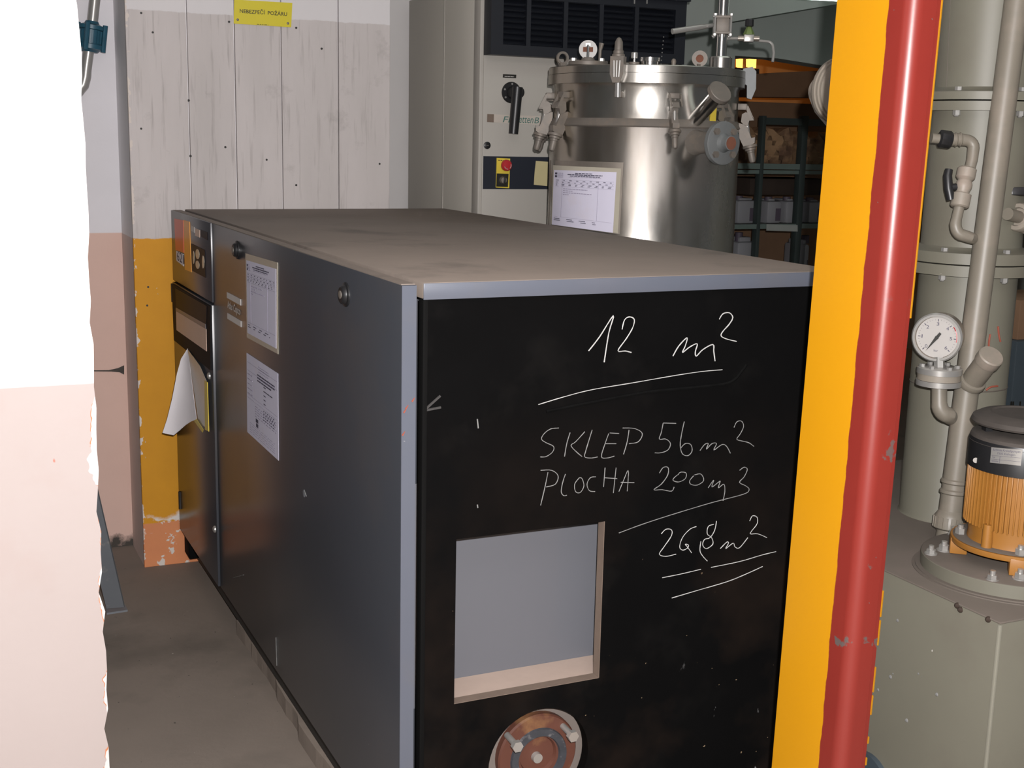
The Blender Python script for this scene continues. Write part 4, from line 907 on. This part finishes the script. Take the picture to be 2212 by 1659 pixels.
b.build('dial_numbers', 'ink', gf)
b = MB(); 
for k in range(14): b.tube([gp(.0415, 52+k*3.4), gp(.0415, 55.4+k*3.4)], .0010, 4)
b.build('red_arc', 'red', gf)
b = MB(); a = -146
b.plate([gp(.0375, a)+gn*.002, gp(.004, a+60)+gn*.002, gp(.013, a+180-12)+gn*.002, gp(.013, a+180+12)+gn*.002, gp(.004, a-60)+gn*.002], gn*.0008); b.cyl(gc+gn*.009, gc+gn*.013, .004, None, 14); b.build('needle', 'sign_black', gf, smooth=False)
fz = lambda v: G(2029, v)
MB().hexa(fz(768)-UP*.004, fz(795), .0115).build('stem_nut', 'zinc', gg)
df = G(2029, 800)
dfl = MB().lathe(G(2029, 806), UP, [(.0475, 0), (.0475, .012), (.046, .013), (.0005, .014)], 40).build('upper_flange', 'zinc', gg)
MB().lathe(G(2029, 806), UP, [(.0455, -.014), (.0455, -.0005)], 40).build('spacer_ring', 'pvc_light', gg)
MB().lathe(G(2029, 806), UP, [(.030, -.030), (.0475, -.026), (.0475, -.0145), (.0005, -.0145)], 40).build('lower_flange', 'zinc', gg)
for k in range(6):
    a = math.radians(20+k*60); q = G(2029, 806)+V((.036*math.cos(a), .036*math.sin(a), .013)); MB().hexa(q, q+UP*.006, .0062).build('bolt', 'zinc', dfl)
pts = [G(2029, 828), G(2029, 870)]+[G(2029+18*(1-math.cos(t*math.pi/12)), 870+26*math.sin(t*math.pi/12)) for t in range(1, 7)]+[RP(902)-CR*.027]
MB().tube(pts, [.0165]*2+[.0175]*(len(pts)-3)+[.0165], 20).build('elbow', 'pvc', gg)
# valve line on the column
VL = lambda u, v: at(u, v, D=dR-.10)
vl = thing('valve_line', VL(2080, 515), 'bent grey plastic line with black-handled ball valve left of the riser pipe', 'valve')
MB().tube([VL(2012, 298), VL(2046, 302)], .0105, 16).build('inlet', 'pvc', vl)
MB().lathe(VL(2028, 299), VL(2056, 303)-VL(2028, 299), [(.015, 0), (.0195, .003), (.0195, .022), (.016, .027), (.0005, .027)], 10).build('union_nut', 'black_plastic', vl)
pts = [VL(2052, 302), VL(2072, 301)]+[VL(2086+17*math.sin(t*math.pi/12), 303+16*(1-math.cos(t*math.pi/12))) for t in range(0, 7)]+[VL(2100, 345), VL(2094, 368)]
MB().tube(pts, [.0135, .0135]+[.0125]*(len(pts)-4)+[.0118, .0115], 18).build('upper_elbow', 'pvc', vl)
b = MB()
for u in (2064, 2074): b.lathe(VL(u, 301.5), VL(u+8, 301.5)-VL(u, 301.5), [(.0125, -.003), (.0155, 0), (.0125, .003)], 18)
b.build('hose_barb', 'pvc', vl)
vx0, vx1 = VL(2090, 362), VL(2072, 448); va = (vx1-vx0).normalized(); vln = (vx1-vx0).length
bv = MB().lathe(vx0, va, [(.0165, 0), (.020, .003), (.020, .022), (.0175, .025), (.0145, .028), (.0175, .036), (.0175, .044), (.0145, .052), (.0150, .056), (.0200, .058), (.0200, vln-.003), (.0165, vln)], 20).build('ball_valve', 'pvc_light', vl)
hx = VL(2055, 405)
MB().tube([VL(2078, 403), hx], .008, 12).build('valve_stem', 'black_plastic', bv)
b = MB(); b.tube([VL(2050, 366), VL(2047, 380), VL(2049, 408), VL(2054, 432)], [.0085, .0095, .010, .009], 12); b.build('valve_handle', 'black_plastic', bv)
pts = [vx1, VL(2066, 474)]+[VL(2080-16*math.cos(t*math.pi/12)-.0, 484+24*math.sin(t*math.pi/12)) for t in range(0, 7)]+[VL(2092, 512), RP(516)-CR*.027]
MB().tube(pts, [.0112, .0112]+[.0125]*(len(pts)-4)+[.0125, .0122], 18).build('lower_elbow', 'pvc', vl)
# second valve at the right edge
V2 = lambda u, v: at(u, v, D=dR-.02)
v2 = thing('outlet_valve', V2(2200, 495), 'white plastic union valve with black lever at the right picture edge', 'valve')
n2 = (-CR*.75-CF*.65+CU*.05); n2.normalize()
c2 = V2(2197, 468)
MB().lathe(c2, n2, [(.020, -.09), (.031, -.075), (.0315, -.045), (.026, -.042), (.026, -.034), (.0315, -.030), (.0315, -.004), (.029, 0), (.021, .001), (.019, -.006), (.0175, -.006), (.0005, -.006)], 32).build('valve_body', 'pvc_light', v2)
MB().lathe(c2, n2, [(.0135, -.006), (.0135, .042)], 20).build('inlet', 'pvc', v2)
MB().lathe(c2-n2*.055, CU, [(.024, 0), (.024, .022), (.014, .026), (.012, .040)], 18).build('bonnet', 'pvc', v2)
MB().box(V2(2205, 414), (.048, .020, .018), (CR, -CF, CU), .003).build('valve_handle', 'black_plastic', v2)
MB().lathe(c2-n2*.075, n2, [(.034, -.05), (.036, -.012), (.030, -.001)], 24).build('union_nut', 'blue_box', v2)

# pump motor on round cover plate
PC = V((1.985, 1.797, ZBX))
pl = thing('cover_plate', PC, 'thick round dusty plastic cover plate carrying the orange motor', 'plate')
MB().lathe(PC, UP, [(.196, 0), (.196, .002), (.190, .0025), (.190, .005), (.186, .0055)], 72).build('seal_ring', 'pp_dusty', pl)
MB().lathe(PC, UP, [(.180, .0055), (.180, .030), (.178, .032), (.0005, .032)], 72).build('disc', 'pp', pl)
MB().lathe(PC, UP, [(.179, .0315), (.177, .0328), (.0005, .0330)], 72).build('dust_layer', 'pp_dusty', pl)
ZP = ZBX+.033
camdir = math.atan2(-PC.y, -PC.x)
for k in range(6):
    a = camdir-1.25+k*2*math.pi/6; q = PC+V((.165*math.cos(a), .165*math.sin(a), .033)); b = MB().hexa(q, q+UP*.010, .0095).cyl(q, q+UP*.018, .0055, None, 10).cyl(q-UP*.0005, q+UP*.002, .013, None, 16); b.build('bolt', 'zinc', pl)
mo = thing('pump_motor', (PC.x, PC.y, ZP), 'orange finned pump motor with black fan cowl on the round plate', 'motor')
ZF0, ZF1 = ZP+.028, ZP+.039
ft = MB().lathe((PC.x, PC.y, 0), UP, [(.07, ZF0), (.124, ZF0), (.125, ZF0+.002), (.125, ZF1-.001), (.124, ZF1), (.07, ZF1)], 64).build('foot_flange', 'orange', mo)
MB().lathe((PC.x, PC.y, 0), UP, [(.075, ZF1), (.1205, ZF1+.0006), (.1195, ZF1+.0012), (.075, ZF1+.0012)], 64).build('flange_dust', 'pp_dusty', ft)
for k in range(4):
    a = camdir+.12+k*math.pi/2; d_v = V((math.cos(a), math.sin(a), 0)); t_v = V((-math.sin(a), math.cos(a), 0))
    br = MB().box(V((PC.x, PC.y, ZP+.018))+d_v*.108, (.040, .034, .034), (t_v, d_v, UP), .002).build('bracket', 'orange', mo)
    q = V((PC.x, PC.y, ZP))+d_v*.135; b = MB().hexa(q, q+UP*.012, .0105).cyl(q, q+UP*.02, .006, None, 10).cyl(q, q+UP*.002, .015, None, 16); b.build('bracket_bolt', 'zinc', br)
    q = V((PC.x, PC.y, ZF1))+d_v*.106; b = MB().hexa(q, q+UP*.013, .0105).cyl(q, q+UP*.02, .006, None, 10); b.build('flange_nut', 'zinc', ft)
ZM0 = ZF1+.036; front_p = V((PC.x, PC.y, 0))+V((math.cos(camdir), math.sin(camdir), 0))*.104
ZM1 = on_cyl(2190, 1029, PC, .106).z; ZK1 = on_cyl(2190, 953, PC, .106).z
MB().lathe((PC.x, PC.y, 0), UP, [(.094, ZF1), (.092, ZF1+.014), (.0965, ZM0+.01), (.0965, ZM1)], 64).build('motor_body', 'orange', mo)
fin = None
for k in range(64):
    a = camdir+math.pi/64+k*2*math.pi/64
    p = V((PC.x+.098*math.cos(a), PC.y+.098*math.sin(a), (ZM0+ZM1)/2)); d_v = V((1, 0, 0))
    if fin is None:
        fin = MB(); fin.box((0, 0, 0), (.012, .0030, ZM1-ZM0), None, .0008); fin = fin.build('cooling_fin', 'orange', mo, origin=(0, 0, 0)); WL[fin.name] = p; fin.location = p-WL[mo.name]; fin.rotation_euler = (0, 0, a)
    else: dup(fin, mo, p, a)
for k in range(4):
    a = camdir-.55+k*math.pi/2; q = V((PC.x+.098*math.cos(a), PC.y+.098*math.sin(a), 0)); MB().cyl(q+UP*ZF1, q+UP*(ZM0+.012), .011, .010, 14).build('tie_lug', 'orange', mo)
# terminal box
ta = camdir+.62; d_v = V((math.cos(ta), math.sin(ta), 0)); t_v = V((-math.sin(ta), math.cos(ta), 0)); cz = ZM0+(ZM1-ZM0)*.53
tb = MB().box(V((PC.x, PC.y, cz))+d_v*.118, (.085, .05, (ZM1-ZM0)*.55), (t_v, d_v, UP), .005).build('terminal_box', 'orange', mo)
MB().box(V((PC.x, PC.y, cz))+d_v*.150, (.10, .018, (ZM1-ZM0)*.66), (t_v, d_v, UP), .006).build('box_lid', 'orange', tb)
cw_ = MB().lathe((PC.x, PC.y, 0), UP, [(.094, ZM1-.004), (.1065, ZM1-.003), (.1065, ZK1-.018), (.102, ZK1-.006)], 64).build('fan_cowl', 'black_plastic', mo)
MB().lathe((PC.x, PC.y, 0), UP, [(.1067, ZK1-.020), (.1025, ZK1-.006), (.092, ZK1+.001), (.0005, ZK1+.004)], 64).build('cowl_top', 'dusty_black', cw_)
ZC = on_cyl(2190, 929, PC, .106).z
for k in range(4):
    a = camdir+.45+k*math.pi/2; q = V((PC.x+.080*math.cos(a), PC.y+.080*math.sin(a), ZK1)); MB().box(q+UP*((ZC-ZK1)/2+.002), (.02, .014, ZC-ZK1+.010), (V((-math.sin(a), math.cos(a), 0)), V((math.cos(a), math.sin(a), 0)), UP)).build('cap_post', 'black_plastic', cw_, smooth=False)
MB().lathe((PC.x, PC.y, 0), UP, [(.085, ZC-.004), (.1035, ZC-.006), (.106, ZC-.002), (.103, ZC+.006), (.090, ZC+.013), (.070, ZC+.016), (.066, ZC+.013), (.0005, ZC+.012)], 64).build('rain_cap', 'dusty_black', mo)
# nameplate
q4 = ((2141.5, 966), (2209, 971.5), (2205, 1006), (2138.5, 999)); rp_ = .1072
cs2 = lambda r: (lambda s, t: on_cyl(*(tuple(q4[0][q]*(1-s)*(1-t)+q4[1][q]*s*(1-t)+q4[2][q]*s*t+q4[3][q]*(1-s)*t for q in (0, 1))), PC, r))
gm = [[cs2(rp_)(s/8, t/3) for s in range(9)] for t in range(4)]
nd = V((math.cos(camdir), math.sin(camdir), 0))
npl = MB().grid(gm, nd*.0008).build('nameplate', 'zinc', cw_)
b = MB(); Pn = cs2(rp_+.0011)
def ctext(b, txt, s0, s1, t0, t1):
    me = text_mesh(txt, (0, 0, 0), (1, 0, 0), (0, 1, 0), 1, 1, lift=0)
    for v in me.vertices: v.co = Pn(s0+(s1-s0)*v.co.x, t1+(t0-t1)*v.co.y)
    b.add(me)
ctext(b, 'Schmitt Kreiselpumpen', .06, .94, .07, .27); ctext(b, '7505 Ettlingen', .2, .78, .30, .47); ctext(b, 'Typ', .05, .14, .58, .70); ctext(b, 'Werknummer', .04, .27, .80, .94)
for tt in (.52, .76): rule(b, Pn, nd, .03, tt, .97, tt+.012, 0)
rule(b, Pn, nd, .30, .52, .31, .98, 0)
b.build('nameplate_text', 'ink', npl, smooth=False)
q = on_cyl(2108, 994, PC, .1068); MB().cyl(q, q+nd*.002, .0055, None, 14).build('screw', 'zinc', cw_)

# ================================================================== FAR ROOM: rack, canisters, boards
YR = 5.75
rk = thing('storage_rack', at(1690, 560, Y=YR), 'dark green steel storage rack in the dim room behind the tank', 'rack')
def bar(name, a, c, wd, mat='rack', dy=.03): 
    p0, p1 = at(*a, Y=YR), at(*c, Y=YR); d = (p1-p0).normalized(); s_ = d.cross(V((0, 1, 0)))
    MB().plate([p0+s_*wd/2, p1+s_*wd/2, p1-s_*wd/2, p0-s_*wd/2], (0, dy, 0)).build(name, mat, rk, smooth=False)
g1, g2, g3 = at(1652, 250, Y=YR), at(1741, 250, Y=YR), at(1560, 250, Y=YR)
for g, wd in ((g1, .022), (g2, .038), (g3, .03)): MB().box2((g.x-wd/2, YR-.003, 0), (g.x+wd/2, YR+.04, g.z), .001).build('rack_post', 'rack', rk)
xr = at(1850, 300, Y=YR).x; xl = g3.x
def beam(v0, v1, name, mat, y0=YR, y1=YR+.03, u=1690): MB().box2((xl, y0, at(u, v1, Y=y0).z), (xr, y1, at(u, v0, Y=y0).z)).build(name, mat, rk, smooth=False)
MB().box2((g1.x, YR, at(1690, 270, Y=YR).z), (xr, YR+.03, at(1690, 255, Y=YR).z)).build('top_rail', 'rack', rk, smooth=False)
beam(354, 366, 'shelf_beam', 'rack_beam'); beam(368, 376, 'shelf_beam', 'rack_beam', YR+.005); beam(484, 494, 'shelf_beam', 'rack_beam')
zs1, zs2 = at(1690, 358, Y=YR).z, at(1690, 486, Y=YR).z
MB().box2((xl, YR+.03, zs1-.01), (xr, YR+.62, zs1)).build('shelf_board', 'rack_beam', rk, smooth=False)
MB().box2((xl, YR+.03, zs2-.01), (xr, YR+.62, zs2)).build('shelf_board', 'shelf_white', rk, smooth=False)
pw = MB().plate([(at(1655, 484, Y=YR-.004).x, YR-.004, at(1655, 484, Y=YR).z), (at(1722, 486, Y=YR-.004).x, YR-.004, at(1722, 486, Y=YR).z), (at(1722, 486, Y=YR).x, YR-.004, at(1722, 500, Y=YR).z), (at(1655, 484, Y=YR).x, YR-.004, at(1655, 498, Y=YR).z)], (0, -.004, 0)).build('price_strip', 'shelf_white', rk, smooth=False)
# bags and crates on the shelf
def lumpy(name, x0, x1, y0, y1, z0, z1, mat, label, cat):
    b = MB(); nx, nz = 12, 7
    rows = [[V((x0+(x1-x0)*i/nx, y0+.03*math.sin(i*1.9+j*1.3)*math.sin(math.pi*i/nx)+(.02 if j in (0, nz) else 0), z0+(z1-z0)*j/nz+(.02*math.sin(i*1.3) if j == nz else 0))) for i in range(nx+1)] for j in range(nz+1)]
    b.grid(rows, V((0, y1-y0, 0))); return tag(b.build(name, mat), label, cat)
xa, xb = at(1605, 330, Y=YR+.1).x, at(1738, 330, Y=YR+.1).x
lumpy('brown_sack', xa, xb-.1, YR+.08, YR+.5, zs1+.001, at(1690, 283, Y=YR+.1).z, 'cork', 'mottled brown sack on the upper rack shelf, left of the thick post', 'sack')
lumpy('brown_sack', xb-.04, xb+.25, YR+.08, YR+.5, zs1+.001, at(1690, 290, Y=YR+.1).z, 'cork', 'mottled brown sack on the upper rack shelf beside the yellow post', 'sack')
ck = MB().box2((at(1616, 400, Y=YR+.12).x, YR+.1, at(1690, 421, Y=YR+.12).z), (at(1790, 400, Y=YR+.12).x, YR+.5, at(1690, 386, Y=YR+.12).z), .004).build('crossbar_box', 'dark_box', rk)
def canister(u0, u1, v0, v1, zbase, label, yoff=.08):
    y = YR+yoff; a_, c_ = at(u0, v1, Y=y), at(u1, v0, Y=y); z1_ = c_.z
    t = thing('canister', ((a_.x+c_.x)/2, y+.1, zbase), label, 'canister', 'white canisters on the rack')
    h = z1_-zbase
    MB().box2((a_.x, y, zbase+.001), (c_.x, y+.2, zbase+h*.86), .018).build('body', 'canister', t)
    MB().box2((a_.x+.03, y+.03, zbase+h*.84), (c_.x-.03, y+.17, zbase+h*.93), .008).build('handle', 'canister', t)
    MB().cyl((a_.x+.045, y+.06, zbase+h*.86), (a_.x+.045, y+.06, zbase+h), .022, None, 14).build('screw_cap', 'canister_label', t)
    MB().box2((a_.x+(c_.x-a_.x)*.55, y-.0015, zbase+h*.12), (c_.x-.012, y+.001, zbase+h*.58)).build('label', 'canister_label', t, smooth=False)
zlow = at(1690, 486, Y=YR).z
canister(1592, 1643, 424, 484, zs2, 'white plastic canister on the lower shelf, nearest to the steel tank')
canister(1656, 1692, 426, 484, zs2, 'white canister on the lower shelf, just right of the thin rack post')
canister(1696, 1731, 426, 484, zs2, 'white canister on the lower shelf, just left of the thick rack post')
canister(1746, 1784, 428, 484, zs2, 'white canister on the lower shelf between thick rack post and yellow post')
zfl = at(1690, 640, Y=YR).z
MB().box2((xl, YR+.03, zfl-.02), (xr, YR+.62, zfl)).build('shelf_board', 'rack_beam', rk, smooth=False)
canister(1588, 1640, 503, 640, zfl, 'large white canister below the lower shelf beside the steel tank')
canister(1732, 1752, 510, 640, zfl, 'narrow white canister below the lower shelf behind the thick post', .1)
# brown boards and beams above the rack
bb = MB().box2((at(1560, 240, Y=6.6).x, 6.6, at(1690, 600, Y=6.6).z), (6.55, 6.64, at(1690, 222, Y=6.6).z)).build('plywood_sheet', 'brown_board'); tag(bb, 'brown plywood sheet standing behind the storage rack', 'sheet')
b1 = MB().plate([at(1560, 164, Y=6.5), at(1690, 156, Y=6.5), at(1900, 148, Y=6.5), at(1900, 212, Y=6.5), at(1690, 210, Y=6.5), at(1560, 208, Y=6.5)], (0, .2, 0)).build('trim_3', 'brown_board', smooth=False); struct(b1)
# made-up glowing panes for the bright amber background beside the lid
al = thing('amber_bright_spot', at(1618, 160, Y=6.52), 'glowing amber panes standing in for bright background just right of the tank lid', 'lamp')
for us in ((1598, 1605), (1620, 1634)):
    u0, u1 = us; MB().plate(px([(u0, 127), (u1, 127), (u1-1, 147), (u0, 144)], Y=6.53), (0, .04, 0)).build('glow_pane', 'amber_glow', al, smooth=False)
MB().plate(px([(1592, 146), (1640, 149), (1640, 159.6), (1592, 162.4)], Y=6.52), (0, .07, 0)).build('glow_base', 'dark_box', al, smooth=False)
MB().plate(px([(1596, 121), (1640, 123), (1640, 127), (1596, 126)], Y=6.52), (0, .07, 0)).build('glow_cover', 'dark_box', al, smooth=False)
MB().plate(px([(200, 800), (235, 799.5), (255, 795), (268, 789), (268, 809), (258, 804), (240, 802.5), (200, 802)], Y=4.4897), (0, -.002, 0)).build('wall_crack', 'dusty_black', bpy.data.objects['wall_alcove'], smooth=False)
# fluorescent fitting under the ceiling, only its lower edge in view
fx0 = at(1720, -9, Y=4.30); fx1 = at(1826, -3, Y=4.30)
lf = thing('fluorescent_lamp', (fx0+fx1)/2, 'lit fluorescent tube at the very top beside the yellow post', 'lamp')
MB().tube([fx0, fx0.lerp(fx1, .5), fx1, fx1+(fx1-fx0)*3], .013, 14).build('tube', 'tube_glow', lf)
MB().box((fx0+fx1)/2+(fx1-fx0)*1.5+UP*.05, ((fx1-fx0).length*4, .07, .04), ((fx1-fx0).normalized(), V((0, 1, 0)), UP), .004).build('housing', 'cabinet_grey', lf)
# case behind the column at the right edge
YQ = 3.4
bc = thing('blue_case', at(2210, 900, Y=YQ), 'slate blue metal case behind the column at the right picture edge', 'case')
c0, c1 = at(2181, 905, Y=YQ), at(2190, 738, Y=YQ)
MB().box2((c0.x, YQ, 0), (c0.x+.7, YQ+.4, c1.z), .006).build('case_body', 'blue_box', bc)
b = MB()
for u in (2184, 2188, 2203): p = at(u, 875, Y=YQ); b.box2((p.x-.003, YQ-.002, p.z-.014), (p.x+.003, YQ+.001, p.z+.014))
b.build('vent_slot', 'sign_black', bc, smooth=False)
br_ = MB().box2((c0.x+.02, YQ+.02, c1.z+.001), (c0.x+.6, YQ+.3, c1.z+.15), .004).build('brown_carton', 'brown_board'); tag(br_, 'brown carton lying on top of the slate blue case', 'carton')
